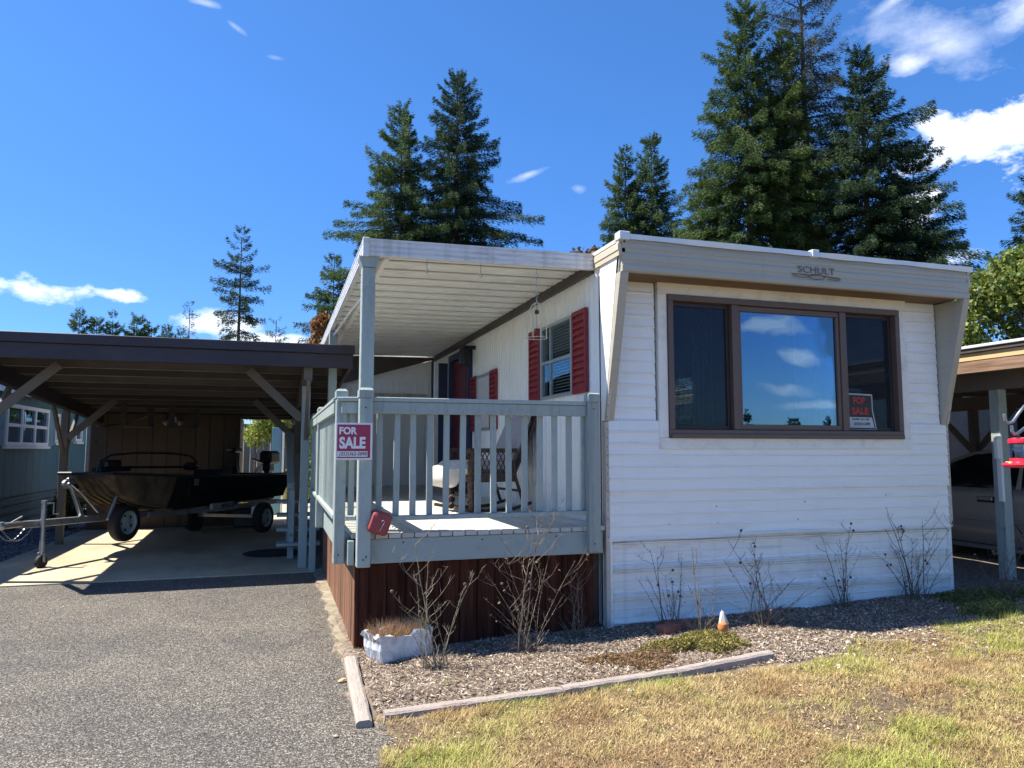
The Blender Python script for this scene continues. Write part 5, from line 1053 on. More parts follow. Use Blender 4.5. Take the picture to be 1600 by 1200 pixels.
blades("dead_grass", pc.x, pc.y, pc.z, .20, .10, 1500, .04, .15, [(.42, .26, .14), (.50, .36, .22), (.30, .17, .09), (.36, .25, .16)], pl, 5, lean=.9, w=.0022, rot=.4)

def bush(name, base, seed, stems, label, group="leafless rose bushes along the wall", leaves=0, hips=0, twigmat=None, base_r=.085, side=.5):
    """stems: list of (height, lean dx, lean dy, radius, number of side shoots)"""
    r = random.Random(seed); z0 = G(*base) - .01; t = top(name, (base[0], base[1], z0), label, "bush", group); tips = []; mats_ = twigmat or m_twigd
    hipb = MB(); leafb = MB()
    full = []
    for st_ in stems:
        full.append(st_); full.append((st_[0] * r.uniform(.3, .75), st_[1] * r.uniform(-1.3, 1.8) + r.uniform(-.08, .08), st_[2] + r.uniform(-.08, .05), st_[3] * .6, max(1, st_[4] - 1)))
        if base[0] > 2: full.append((st_[0] * r.uniform(.45, .85), st_[1] * r.uniform(-.6, 1.5), st_[2] + r.uniform(-.05, .05), st_[3] * .6, max(1, st_[4] - 1)))
    for (h, dx, dy, rad, ns) in full:
        rad *= .74
        b0 = Vector((base[0] + r.uniform(-base_r, base_r), base[1] + r.uniform(-base_r, base_r) * .5, z0)); k = 7; pts = []; kink = Vector((0, 0, 0))
        for i in range(k + 1):
            f = i / k; kink += Vector((r.uniform(-1, 1), r.uniform(-1, 1), 0)) * .012 * h; pts.append(b0 + Vector((dx * f ** 1.3, dy * f ** 1.3, h * f)) + kink)
        mb = MB().tube(pts, [rad * (1 - .7 * i / k) for i in range(k + 1)], 5)
        # thorns and side shoots
        for _ in range(ns):
            i = r.randint(2, k - 1); p = pts[i].lerp(pts[i + 1], r.random()) if i < k else pts[i]; a = r.uniform(0, 6.28); L_ = h * r.uniform(.12, .38) * side * 2; el = r.uniform(.35, 1.0)
            q1 = p + Vector((math.cos(a) * L_ * .5, math.sin(a) * L_ * .3, L_ * el * .5)); q2 = q1 + Vector((math.cos(a + r.uniform(-.6, .6)) * L_ * .35, math.sin(a) * L_ * .2, L_ * el * .6))
            mb.tube([p, q1, q2], [rad * .5, rad * .35, rad * .2], 4); tips.append(q2)
            for _q in range(3):
                w_ = q1.lerp(q2, r.random()); mb.tube([w_, w_ + Vector((r.uniform(-1, 1) * L_ * .22, r.uniform(-.5, .5) * L_ * .2, r.uniform(.05, .25) * L_))], [rad * .22, rad * .1], 3)
            if r.random() < .6:
                q3 = q1 + Vector((r.uniform(-1, 1) * L_ * .3, r.uniform(-.5, .5) * L_ * .3, L_ * .3)); mb.tube([q1, q3], [rad * .3, rad * .15], 4); tips.append(q3)
        for _ in range(int(h * 26)):
            f = r.random(); i = min(k - 1, int(f * k)); p = pts[i].lerp(pts[i + 1], f * k - i); a = r.uniform(0, 6.28); mb.add([p + Vector((0, 0, .004)), p - Vector((0, 0, .004)), p + Vector((math.cos(a) * .013, math.sin(a) * .013, .003))], [(0, 1, 2)])
        part("stem", mb, mats_, t); tips.append(pts[-1])
    for i in range(hips):
        p = r.choice(tips); hipb.lathe(p, (r.uniform(-.3, .3), 0, 1), [(.003, -.004), (.011, .002), (.011, .012), (.004, .018)], 6)
    if hips: part("rose_hip", hipb, m_twigd, t, kind='stuff')
    for i in range(leaves):
        p = r.choice(tips) + Vector((r.uniform(-.02, .02), r.uniform(-.02, .02), r.uniform(-.05, .01))); a = Vector((r.uniform(-1, 1), r.uniform(-1, 1), r.uniform(-1, .2))).normalized(); b_ = a.orthogonal().normalized(); s_ = r.uniform(.008, .018)
        leafb.add([p, p + a * s_ + b_ * s_ * .5, p + a * s_ * 2, p + a * s_ - b_ * s_ * .5], [(0, 1, 2, 3)])
    if leaves: part("dry_leaf", leafb, m_dryleaf, t, kind='stuff')
    # litter of dead stalks at the foot
    mb = MB()
    for i in range(60):
        a = r.uniform(0, 6.28); l = r.uniform(.04, .19); p = Vector((base[0] + r.uniform(-.05, .05), base[1] + r.uniform(-.04, .04), z0)); mb.tube([p, p + Vector((math.cos(a) * l * .8, math.sin(a) * l * .6, l * r.uniform(.3, 1)))], [.0022, .001], 3)
    part("dead_stalk", mb, m_twig, t, kind='stuff'); return t
rs = random.Random(11)
def stm(n, h0, h1, sp, rad, ns): return [(rs.uniform(h0, h1), rs.uniform(-sp, sp), rs.uniform(-sp * .5, sp * .3), rad * rs.uniform(.7, 1.2), ns) for _ in range(n)]
bush("bare_shrub", (1.02, 4.88), 21, [(.80, -.12, .1, .009, 6), (.62, -.05, .0, .006, 5), (.70, .02, .05, .007, 6), (.52, .16, .0, .006, 4), (.60, .25, .06, .006, 4), (.45, -.1, 0, .005, 3)], "bare pale-stemmed shrub rising in front of the white planter", hips=3, twigmat=m_twigg)
bush("bare_shrub", (1.72, 5.02), 22, [(.98, .16, -.05, .009, 7), (.85, .10, .02, .008, 6), (.55, -.3, .1, .006, 5), (.50, -.15, .1, .005, 4), (.62, .30, .0, .006, 5), (.48, .05, 0, .005, 4), (.4, -.35, .05, .004, 3), (.75, .22, 0, .006, 5)], "largest bare rose bush with a few curled leaves before the redwood skirt", leaves=26, hips=8, twigmat=m_twig, base_r=.08)
bush("bare_shrub", (2.22, 5.30), 23, [(.55, .0, 0, .005, 5), (.48, .06, 0, .004, 4), (.42, -.05, 0, .004, 4)], "small wispy stems by the redwood skirt beside the home's corner", leaves=6, twigmat=m_twig)
bush("bare_shrub", (2.98, 5.22), 24, [(.62, -.08, .05, .006, 2), (.56, .0, .05, .006, 2), (.42, -.16, .05, .005, 1), (.55, .06, .02, .006, 3), (.38, .12, 0, .004, 2)], "upright thorny stems against the skirting behind the ornament", hips=6)
bush("bare_shrub", (3.14, 5.03), 31, [(.66, -.03, .02, .010, 3), (.34, .05, 0, .004, 2)], "single pale peeling stem just left of the white and orange ornament", twigmat=m_twig, hips=1)
bush("bare_shrub", (3.70, 5.02), 25, [(.66, -.34, .1, .007, 4), (.60, .02, .1, .006, 5), (.55, .16, .05, .006, 4), (.35, .4, 0, .006, 3), (.3, .5, -.1, .005, 2), (.4, -.2, 0, .005, 4), (.62, -.05, .1, .006, 4), (.3, -.3, -.1, .004, 2), (.28, .2, -.1, .005, 2)], "wide sprawling rose bush with dead canes against the white skirting", leaves=10, hips=7, twigmat=m_twig, base_r=.12)
bush("bare_shrub", (4.72, 5.36), 26, [(.62, -.16, .03, .006, 2), (.60, -.05, .0, .005, 2), (.72, .12, .0, .006, 3), (.42, -.12, 0, .004, 1), (.36, .0, 0, .005, 1)], "narrow fan of dark stems with hips right of the sprawling bush", hips=7)
bush("bare_shrub", (5.5, 5.32), 27, [(.75, -.22, .05, .008, 3), (.62, -.08, .05, .007, 4), (.70, .10, .05, .006, 4), (.55, .02, 0, .005, 3), (.60, .28, .02, .006, 4), (.45, .38, 0, .005, 3), (.66, .55, .0, .005, 4), (.3, .2, 0, .004, 2)], "tangled climbing rose stems near the home's right corner", hips=10, base_r=.14)
bush("bare_shrub", (6.25, 5.05), 28, [(.50, -.1, 0, .005, 4), (.62, .05, 0, .005, 5), (.45, .2, 0, .005, 4), (.55, .32, 0, .005, 5), (.4, -.2, 0, .004, 3)], "thin dark stems standing before the neighbour's carport", hips=14, leaves=8)
bush("bare_shrub", (6.75, 5.0), 29, [(.52, .0, 0, .005, 5), (.6, .12, 0, .005, 5), (.42, -.15, 0, .005, 4)], "thin stems at the foot of the neighbour's front post", hips=8, leaves=6)
orn = top("garden_ornament", (3.25, 4.94, G(3.25, 4.94)), "small white slatted garden ornament with round orange body", "ornament")
gz = G(3.25, 4.94)
for i in range(7):
    t = -1.2 + i * .4; part("slat", MB().beam((3.25 + .012 * math.sin(t), 4.94 - .012 * math.cos(t), gz + .175), (3.25 + .042 * math.sin(t * 1.3), 4.94 - .042 * math.cos(t), gz + .065 + .02 * (i % 2)), .011, .006, (math.sin(t), -math.cos(t), .3)), m_ornw, orn)
part("body", MB().lathe((3.238, 4.915, gz + .015), (0, 0, 1), [(.008, 0), (.03, .02), (.040, .05), (.034, .08), (.012, .098)], 16), m_orno, orn, smooth=True)
part("tip", MB().lathe((3.25, 4.94, gz + .165), (0, 0, 1), [(.010, 0), (.006, .014), (.002, .022)], 10), m_ornw, orn)
for i, (x, y, a, lb) in enumerate(((2.90, 5.14, .4, "red brick lying by the skirting nearer the home's corner"), (3.05, 5.26, -.2, "second red brick half buried behind the thorny stems"))):
    q = Quaternion((0, 0, 1), a); bz = G(x, y) + .02
    solid("brick", MB().obox(Vector((x, y, bz)), q @ Vector((1, 0, 0)), q @ Vector((0, 1, 0)), Vector((0, .2, 1)).normalized(), .10, .05, .03, .006), m_brick, (x, y, bz), lb, "brick", "bricks in the flower bed")
def rock(name, x, y, s_, lab, seed, grp=None, m=m_stone, z=None):
    r = random.Random(seed); mb = MB(); z = G(x, y) if z is None else z; prof = [(.3, -.4), (.85, -.1), (1, .2), (.75, .55), (.3, .75)]; mb.lathe((x, y, z), (r.uniform(-.2, .2), r.uniform(-.2, .2), 1), [(a * s_, b * s_ * .7) for a, b in prof], 8, r.uniform(.6, .9))
    mb.v = [(a + r.uniform(-.1, .1) * s_, b + r.uniform(-.1, .1) * s_, c + r.uniform(-.08, .08) * s_) for a, b, c in mb.v]
    return solid(name, mb, m, (x, y, z), lab, "stone", grp, smooth=False)
rock("stone", .44, 4.93, .035, "tan rounded stone at the end of the short timber", 1, m=mat("tan_stone", (.45, .33, .18), .9, .2, 12), z=.005)
rock("stone", 2.06, 4.12, .03, "pale stone on the lawn beside the middle timber", 2, "pale stones by the bed")
rock("stone", 2.02, 3.55, .018, "yellowish small stone out in the lawn", 9, "pale stones by the bed")
rock("stone", 3.63, 4.33, .035, "flat pale stone off the right end of the edging", 3, "pale stones by the bed")
rock("stone", 3.95, 4.42, .03, "whitish stone in the bare patch right of the edging", 4, "pale stones by the bed")
rock("stone", 3.80, 4.58, .024, "small white stone further back in the bare patch", 5, "pale stones by the bed")
rock("stone", .33, 4.02, .018, "small grey pebble on the asphalt near the bed corner", 6, z=.003)
# small scattered stones, mulch, grass
def chips(name, n, xr, yr, size, cols, seed, mask=None, lift=.004, elong=3.5):
    r = np.random.RandomState(seed); x = r.uniform(*xr, n); y = r.uniform(*yr, n)
    if mask is not None: k = mask(x, y, r); x = x[k]; y = y[k]; n = len(x)
    z = hgt(x, y) + lift + r.uniform(0, .012, n); a = r.uniform(0, 6.283, n); e = r.normal(0, .35, n); L_ = r.uniform(.35, 1, n) * size; W_ = L_ / r.uniform(min(2.2, elong * .8), elong, n)
    d = np.stack([np.cos(a) * np.cos(e), np.sin(a) * np.cos(e), np.sin(e)], 1); s_ = np.stack([-np.sin(a), np.cos(a), r.normal(0, .4, n)], 1); c = np.stack([x, y, z], 1)
    V = np.stack([c - d * L_[:, None], c + s_ * W_[:, None], c + d * L_[:, None], c - s_ * W_[:, None]], 1).reshape(-1, 3)
    ci = r.randint(0, len(cols), n); tint = np.array(cols)[ci] * r.uniform(.6, 1.35, (n, 1)); return np_mesh(name, V, n, 4, tint, m_chip)
def addnp(name, me, label=None, kind='stuff', cat='ground litter'):
    o = bpy.data.objects.new(name, me); C.objects.link(o); o['kind'] = kind; o['label'] = label or name; o['category'] = cat; return o
def inbed(x, y, r):
    nz = vnoise(x, y, 3, 8) * .25; return (y > 4.27 + (x > 3.2) * (nz - .05)) & (y < 5.5) & (x > .56) & ((x > 2.5) | (y < 5.48)) & ~((y > 5.43) & (x > 2.5) & (x < 6.1))
addnp("mulch", chips("mulch", 105000, (.55, 8.2), (4.2, 5.6), .021, [(.32, .255, .195), (.45, .38, .30), (.18, .135, .10), (.54, .47, .385), (.085, .065, .05), (.30, .20, .135)], 1, inbed, .003, 14), "dry shredded mulch and leaf litter covering the flower bed", cat="mulch")
addnp("pebbles", chips("pebbles", 500, (3.2, 5.0), (4.0, 4.7), .014, [(.40, .36, .32), (.30, .27, .23), (.48, .44, .40)], 2, None, .006, 1.6), "pale pebbles strewn right of the timber edging", cat="pebbles")
addnp("edge_litter", chips("edge_litter", 2600, (.28, .56), (2.6, 9), .010, [(.26, .13, .05), (.35, .22, .10), (.16, .10, .06), (.30, .26, .2)], 3, lambda x, y, r: vnoise(x, y, 5, 4) > .45), "brown needles and moss along the asphalt edge", cat="litter")
m0 = lambda x, y, r: (x > .44 + .1 * vnoise(x, y, 6, 2)) & (y < 4.22 + np.clip((x - 3.2) * .22, 0, .7) + (x > 3.2) * (vnoise(x, y, 3, 8) - .5) * .3)
def lawn():
    r = np.random.RandomState(4); n = 420000; x = .4 + 8.2 * r.beta(1.0, 1.25, n); y = r.uniform(1.9, 5.2, n); k = m0(x, y, r); x = x[k]; y = y[k]
    d = vnoise(x, y, 2.1, 21) * .5 + vnoise(x, y, 5.5, 22) * .3 + vnoise(x, y, 17, 23) * .35
    g = vnoise(x, y, 1.4, 31) * .55 + vnoise(x, y, 4.2, 32) * .45 + .26 * sst(4.3, 6, x) * sst(3.3, 4.2, y) - .17 * (1 - sst(1.2, 3.2, x))
    bare = np.exp(-(((x - 3.6) / 1.0) ** 2 + ((y - 3.45) / .38) ** 2)) * .35
    k = (r.rand(len(x)) < sst(.24, .60, d - bare * .75 + .06)) ; x = x[k]; y = y[k]; d = d[k]; g = g[k]; n = len(x)
    green = sst(.50, .76, g + r.normal(0, .10, n)); brown = sst(.52, .82, vnoise(x, y, 3.1, 41) + r.normal(0, .15, n))
    straw = np.array([.58, .45, .22]); gr = np.array([.38, .42, .10]); br = np.array([.33, .19, .10])
    tint = straw[None] * (1 - green[:, None]) + gr[None] * green[:, None]; tint = tint * (1 - .65 * brown[:, None] * (1 - green[:, None])) + br[None] * .65 * brown[:, None] * (1 - green[:, None]); tint *= r.uniform(.6, 1.3, (n, 1))
    tuft = sst(.5, .9, vnoise(x, y, 13, 77)); h = r.uniform(.008, .026, n) * (1 + .7 * green) * (1 + 1.1 * tuft); a = r.uniform(0, 6.283, n); l = h * r.uniform(.3, 2.0, n); z = hgt(x, y) - .002; b = np.stack([x, y, z], 1); t = b + np.stack([np.cos(a) * l, np.sin(a) * l, h], 1)
    wa = a + 1.57; wv = np.stack([np.cos(wa), np.sin(wa), 0 * wa], 1) * r.uniform(.0011, .0024, n)[:, None]; V = np.stack([b - wv, b + wv, t], 1).reshape(-1, 3); return np_mesh("lawn_grass", V, n, 3, tint, m_grassb)
addnp("lawn_thatch", chips("lawn_thatch", 85000, (.42, 8.2), (2.2, 5.0), .014, [(.46, .34, .18), (.32, .21, .11), (.55, .43, .25), (.17, .11, .065), (.25, .17, .095)], 12, lambda x, y, r: m0(x, y, r) & (r.rand(len(x)) < .25 + .75 * sst(.3, .6, vnoise(x, y, 4, 51))), .002, 9), "dead grass thatch and crumbs of earth lying flat over the lawn", cat="thatch")
addnp("soil_crumbs", chips("soil_crumbs", 16000, (.42, 7), (2.2, 5.0), .010, [(.07, .045, .03), (.12, .085, .055), (.04, .028, .02)], 13, m0, .003, 2.5), "dark crumbs of soil in the bare patches of lawn", cat="soil")
addnp("lawn_grass", lawn(), "patchy dry lawn with straw-coloured and yellow-green tufts", cat="grass")
def ground_cover(x0, y0, rx, ry, n, cols, seed, hm, name, label):
    r = np.random.RandomState(seed); a = r.uniform(0, 6.283, n); q = np.sqrt(r.rand(n)); w = 1 + .25 * np.sin(a * 3 + seed) + .15 * np.sin(a * 7); x = x0 + np.cos(a) * q * rx * w; y = y0 + np.sin(a) * q * ry * w; dome = np.sqrt(np.clip(1 - q ** 2, 0, 1)) * hm
    z = hgt(x, y) + dome * r.uniform(.25, 1.0, n) * (.7 + .5 * vnoise(x, y, 14, 3)); u = r.normal(0, 1, (n, 3)); u /= np.linalg.norm(u, axis=1)[:, None]; v = np.cross(u, r.normal(0, 1, (n, 3))); v /= np.linalg.norm(v, axis=1)[:, None]; s_ = r.uniform(.005, .011, n)[:, None]; c = np.stack([x, y, z], 1)
    V = np.stack([c - u * s_ * 1.5, c + v * s_ * .6, c + u * s_ * 1.5, c - v * s_ * .6], 1).reshape(-1, 3); tint = np.array(cols)[r.randint(0, len(cols), n)] * r.uniform(.6, 1.3, (n, 1)); o = addnp(name, np_mesh(name, V, n, 4, tint, m_leaf), label, cat="ground cover"); return o
ground_cover(2.93, 4.72, .36, .17, 11000, [(.26, .25, .06), (.38, .35, .10), (.16, .14, .05), (.30, .22, .09)], 5, .10, "ground_cover", "yellow-green mat of ground cover in front of the ornament")
ground_cover(2.35, 4.60, .34, .17, 7000, [(.30, .19, .10), (.22, .13, .07), (.36, .26, .14)], 6, .04, "ground_cover", "brown dried ground cover left of the green mat")
ground_cover(5.7, 4.75, .26, .13, 4500, [(.26, .28, .07), (.34, .36, .12), (.16, .14, .05)], 7, .11, "ground_cover", "light green leafy clump in front of the climbing rose")
ground_cover(6.1, 5.1, .55, .22, 6000, [(.12, .16, .04), (.2, .22, .07), (.16, .14, .06)], 8, .10, "ground_cover", "low green weeds at the home's right corner")
def weed(x, y, s_, seed, lab):
    r = random.Random(seed); mb = MB(); z = G(x, y)
    for i in range(14):
        a = r.uniform(0, 6.28); l = s_ * r.uniform(.6, 1.1); w = l * .22; d = Vector((math.cos(a), math.sin(a), .35)); sd_ = Vector((-math.sin(a), math.cos(a), 0)); p = Vector((x, y, z)); mb.add([p, p + d * l * .5 + sd_ * w, p + d * l - Vector((0, 0, l * .15)), p + d * l * .5 - sd_ * w], [(0, 1, 2, 3)])
    return solid("weed", mb, mat("weed_leaf", (.13, .20, .035), .6, .3, 20, transl=.3), (x, y, z), lab, "weed", "weeds in the lawn and bed")
weed(1.27, 4.06, .05, 1, "leafy weed just in front of the left long timber"); weed(.72, 3.82, .04, 2, "green weed in the lawn nearest the driveway corner"); weed(.62, 3.55, .045, 3, "pale weed at the bottom left of the lawn"); weed(1.02, 4.55, .05, 4, "green weed in the mulch below the planter"); weed(2.05, 4.05, .035, 5, "small weed beside the middle timber's stone"); weed(1.95, 3.55, .04, 6, "weed out in the lawn below the middle timber")
def seedrow():
    r = np.random.RandomState(9); n = 9000; x = r.uniform(-7, 6, n); y = r.uniform(21.2, 23.9, n); h = r.uniform(.2, .6, n); a = r.uniform(0, 6.283, n); l = h * .3; b = np.stack([x, y, np.full(n, -.03)], 1); t = b + np.stack([np.cos(a) * l, np.sin(a) * l, h], 1); wa = r.uniform(0, 6.28, n); wv = np.stack([np.cos(wa), np.sin(wa), 0 * wa], 1) * .02
    return np_mesh("fence_grass", np.stack([b - wv, b + wv, t], 1).reshape(-1, 3), n, 3, np.array([(.35, .36, .10), (.42, .38, .16)])[r.randint(0, 2, n)] * r.uniform(.7, 1.2, (n, 1)), m_grassb)
addnp("fence_grass", seedrow(), "tall sunlit grass along the foot of the board fence", cat="grass")
def gravelbits(name, n, xr, yr, z, size, cols, seed, lab):
    r = np.random.RandomState(seed); x = r.uniform(*xr, n); y = r.uniform(*yr, n); c = np.stack([x, y, z + r.uniform(0, size * .4, n)], 1); base = np.array([[1, 0, 0], [0, 1, 0], [-1, 0, 0], [0, -1, 0], [0, 0, .8]]); a = r.uniform(0, 6.28, n); s_ = r.uniform(.5, 1, n) * size
    R_ = np.stack([np.stack([np.cos(a), -np.sin(a), 0 * a], 1), np.stack([np.sin(a), np.cos(a), 0 * a], 1), np.stack([0 * a, 0 * a, 1 + 0 * a], 1)], 1); P = np.einsum('nij,kj->nki', R_, base) * s_[:, None, None] + c[:, None, :]
    F = [(0, 1, 4), (1, 2, 4), (2, 3, 4), (3, 0, 4)]; V = np.concatenate([P[:, list(f), :] for f in F], 1).reshape(-1, 3); tint = np.array(cols)[r.randint(0, len(cols), n)] * r.uniform(.6, 1.3, (n, 1)); return addnp(name, np_mesh(name, V, n * 4, 3, np.repeat(tint, 4, 0), m_chip), lab, cat="gravel")
gravelbits("gravel", 16000, (-7.5, -3.38), (8.9, 16), -.015, .022, [(.16, .17, .19), (.26, .27, .29), (.09, .095, .11)], 3, "loose bluish gravel between the carport slab and the blue house")
gravelbits("river_gravel", 1500, (6.3, 7.7), (4.7, 7.0), .10, .03, [(.20, .19, .18), (.3, .28, .26), (.12, .11, .1)], 4, "dark stones at the foot of the neighbour's carport post")

gravelbits("driveway_grit", 1500, (-5, .45), (2.2, 8.9), .001, .0042, [(.26, .24, .21), (.14, .13, .12), (.06, .055, .05), (.4, .37, .33)], 6, "loose grit scattered over the asphalt driveway")
gravelbits("edge_grit", 1500, (.30, .50), (3.6, 9.2), .001, .006, [(.22, .19, .15), (.17, .10, .055), (.13, .11, .08), (.30, .27, .22)], 7, "brown crumbs and grit along the driveway's edge")
# ------------------------------------------------------------------ trees
CNT = []
def conifer(name, base, H, Rb, seed, label, group, cb=.12, dens=46, col=((.035, .065, .022), (.075, .115, .035)), power=.85, lean=(0, 0), el=.26, asym=0., gap=.0, step=.36, droop=.35, keep_z=0., wmul=1.):
    r = np.random.RandomState(seed); x0, y0, z0 = base; levels = np.arange(H * cb, H * .985, step * .9); levels = levels + r.normal(0, step * .25, len(levels)); bulge = r.uniform(.86, 1.12, 12); br = []
    for z in levels:
        t = 1 - z / H; rad = Rb * (t ** power) * (.80 + .36 * r.rand()) * np.interp(t, np.linspace(0, 1, 12), bulge) + .12
        if z < H * cb * 1.6: rad *= .75
        nb_ = int(5 + 4 * min(1, t * 3)); a0 = r.uniform(0, 6.283)
        for k in range(nb_):
            if r.rand() < gap: continue
            a = a0 + k * 6.283 / nb_ + r.normal(0, .25); L_ = rad * r.uniform(.55, 1.15) * (1 + asym * math.cos(a)) * (1 + .13 * math.sin(2 * a + z * 1.1 + seed) + .10 * math.sin(3 * a - z * .7)); 
            if r.rand() < .08: L_ *= 1.22
            br.append((z + r.uniform(-.15, .15), a, L_, t))
    br = np.array(br); n_per = np.maximum(10, (br[:, 2] * dens * 5.0 * (.75 + .35 * r.rand(len(br)))).astype(int)); idx = np.repeat(np.arange(len(br)), n_per); n = len(idx); B = br[idx]
    keepm = B[:, 0] > keep_z - 1.5
    B = B[keepm]; idx = idx[keepm]; n = len(idx)
    s_ = .12 + .88 * r.rand(n) ** .75; L_ = B[:, 2]; a = B[:, 1]; t = B[:, 3]; el0 = np.interp(t, [0, .12, .35, 1], [1.0, .55, .12, -.22])
    hx, hy = np.cos(a), np.sin(a); lat = r.uniform(-1, 1, n); w = (.07 + .20 * L_ * (1 - s_) ** .7 * np.minimum(1, s_ * 3)) * lat
    rz = L_ * (el0 * s_ - droop * s_ ** 2 * (t > .15) * np.minimum(1, t * 2.5) + .30 * droop * s_ ** 4)
    bx = x0 + hx * L_ * s_ - hy * w + lean[0] * B[:, 0] / H; by = y0 + hy * L_ * s_ + hx * w + lean[1] * B[:, 0] / H; bz = z0 + B[:, 0] + rz - np.abs(w) * .25 + r.normal(0, .06, n) - (r.rand(n) ** 2.2) * .30 * np.minimum(1, L_ / 1.6) * s_
    d = np.stack([hx * .8 - hy * np.sign(lat) * .7, hy * .8 + hx * np.sign(lat) * .7, -.15 - .75 * r.rand(n) * np.minimum(1, t * 4) + .5 * (t < .1)], 1) + r.normal(0, .20, (n, 3)); d /= np.linalg.norm(d, axis=1)[:, None]
    sd_ = np.cross(d, r.normal(0, 1, (n, 3))); sd_ /= np.linalg.norm(sd_, axis=1)[:, None]; ln = (el * .60 * r.uniform(.6, 1.25, n))[:, None]; wd = ln * .155 * wmul; c = np.stack([bx, by, bz], 1)
    V = np.stack([c - sd_ * wd * .8, c + d * ln, c + sd_ * wd * .8], 1)
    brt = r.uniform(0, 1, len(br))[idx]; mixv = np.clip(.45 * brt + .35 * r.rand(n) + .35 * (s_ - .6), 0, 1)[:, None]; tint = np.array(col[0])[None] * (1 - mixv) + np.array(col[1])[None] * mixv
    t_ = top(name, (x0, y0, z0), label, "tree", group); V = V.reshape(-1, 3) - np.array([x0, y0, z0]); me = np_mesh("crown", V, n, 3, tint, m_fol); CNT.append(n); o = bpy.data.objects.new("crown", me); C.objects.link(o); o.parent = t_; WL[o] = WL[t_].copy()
    mb = MB(); k = 10; mb.tube([(x0 + lean[0] * i / k, y0 + lean[1] * i / k, z0 + H * .97 * i / k) for i in range(k + 1)], [max(.02, H * .014 * (1 - .96 * i / k)) for i in range(k + 1)], 8); part("trunk", mb, m_bark, t_, smooth=True)
    mb = MB(); rr = random.Random(seed)
    for b_ in br:
        if b_[0] < keep_z - 1 or b_[2] < .5: continue
        if rr.random() < .35: continue
        z, a_, L_, t = b_; e0 = float(np.interp(t, [0, .12, .35, 1], [1.0, .55, .12, -.22])); pts = []
        for q in (0, .33, .66, .95): pts.append((x0 + math.cos(a_) * L_ * q + lean[0] * z / H, y0 + math.sin(a_) * L_ * q + lean[1] * z / H, z0 + z + L_ * (e0 * q - droop * q * q * (t > .15) * min(1, t * 2.5) + .3 * droop * q ** 4)))
        mb.tube(pts, [.012 + .012 * L_, .010 + .008 * L_, .008, .004], 4, False)
    part("limbs", mb, m_bark, t_, kind='stuff'); return t_
GR = "tall firs behind the mobile home"
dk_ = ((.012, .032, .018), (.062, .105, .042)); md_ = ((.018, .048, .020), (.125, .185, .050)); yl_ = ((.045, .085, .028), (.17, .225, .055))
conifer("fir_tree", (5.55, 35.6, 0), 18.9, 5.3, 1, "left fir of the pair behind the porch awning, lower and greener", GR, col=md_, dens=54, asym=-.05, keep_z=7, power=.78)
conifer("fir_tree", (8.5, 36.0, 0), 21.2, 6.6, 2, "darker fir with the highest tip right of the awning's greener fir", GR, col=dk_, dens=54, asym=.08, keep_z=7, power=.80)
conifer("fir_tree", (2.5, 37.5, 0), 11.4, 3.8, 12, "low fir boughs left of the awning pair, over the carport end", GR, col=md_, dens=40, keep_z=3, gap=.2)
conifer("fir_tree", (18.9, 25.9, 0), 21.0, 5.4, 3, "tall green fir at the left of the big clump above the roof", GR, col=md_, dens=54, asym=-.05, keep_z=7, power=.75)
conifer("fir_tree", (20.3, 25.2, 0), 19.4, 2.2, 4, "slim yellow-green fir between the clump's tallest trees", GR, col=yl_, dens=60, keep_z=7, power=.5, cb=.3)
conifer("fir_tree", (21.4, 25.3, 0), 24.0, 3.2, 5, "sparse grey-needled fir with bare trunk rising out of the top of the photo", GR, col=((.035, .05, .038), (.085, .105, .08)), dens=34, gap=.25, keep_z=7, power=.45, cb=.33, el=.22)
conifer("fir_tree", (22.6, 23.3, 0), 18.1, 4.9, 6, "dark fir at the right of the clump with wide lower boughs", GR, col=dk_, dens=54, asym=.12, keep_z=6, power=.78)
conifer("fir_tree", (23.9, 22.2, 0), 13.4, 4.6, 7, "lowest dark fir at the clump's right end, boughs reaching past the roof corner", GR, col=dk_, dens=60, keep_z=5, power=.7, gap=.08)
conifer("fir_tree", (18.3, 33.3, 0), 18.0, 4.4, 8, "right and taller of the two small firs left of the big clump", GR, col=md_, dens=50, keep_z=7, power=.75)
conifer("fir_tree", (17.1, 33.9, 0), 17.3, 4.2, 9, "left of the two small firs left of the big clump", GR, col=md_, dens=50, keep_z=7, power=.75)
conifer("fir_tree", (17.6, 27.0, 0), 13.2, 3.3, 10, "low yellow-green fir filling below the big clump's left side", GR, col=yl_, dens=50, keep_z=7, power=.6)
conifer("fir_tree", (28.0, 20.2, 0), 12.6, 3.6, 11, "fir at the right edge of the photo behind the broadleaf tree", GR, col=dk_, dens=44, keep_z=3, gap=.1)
GL = "conifers beyond the carport roof"
conifer("fir_tree", (-2.06, 39.95, 0), 12.9, 2.9, 15, "open-branched fir standing alone above the carport roof", GL, col=dk_, dens=34, gap=.34, keep_z=5, power=.62, step=.42, el=.24)
conifer("fir_tree", (-4.94, 44.7, 0), 9.8, 1.7, 16, "thin airy fir left of the lone open-branched fir", GL, col=md_, dens=22, gap=.3, keep_z=5, power=.7, el=.2)
conifer("fir_tree", (-.27, 48.0, 0), 9.9, 2.1, 17, "small airy fir right of the lone open-branched fir", GL, col=md_, dens=22, gap=.3, keep_z=5, power=.7, el=.2)
nm = ["leftmost", "second from left", "third from left", "fourth from left", "fifth from left", "sixth from left", "rightmost"]
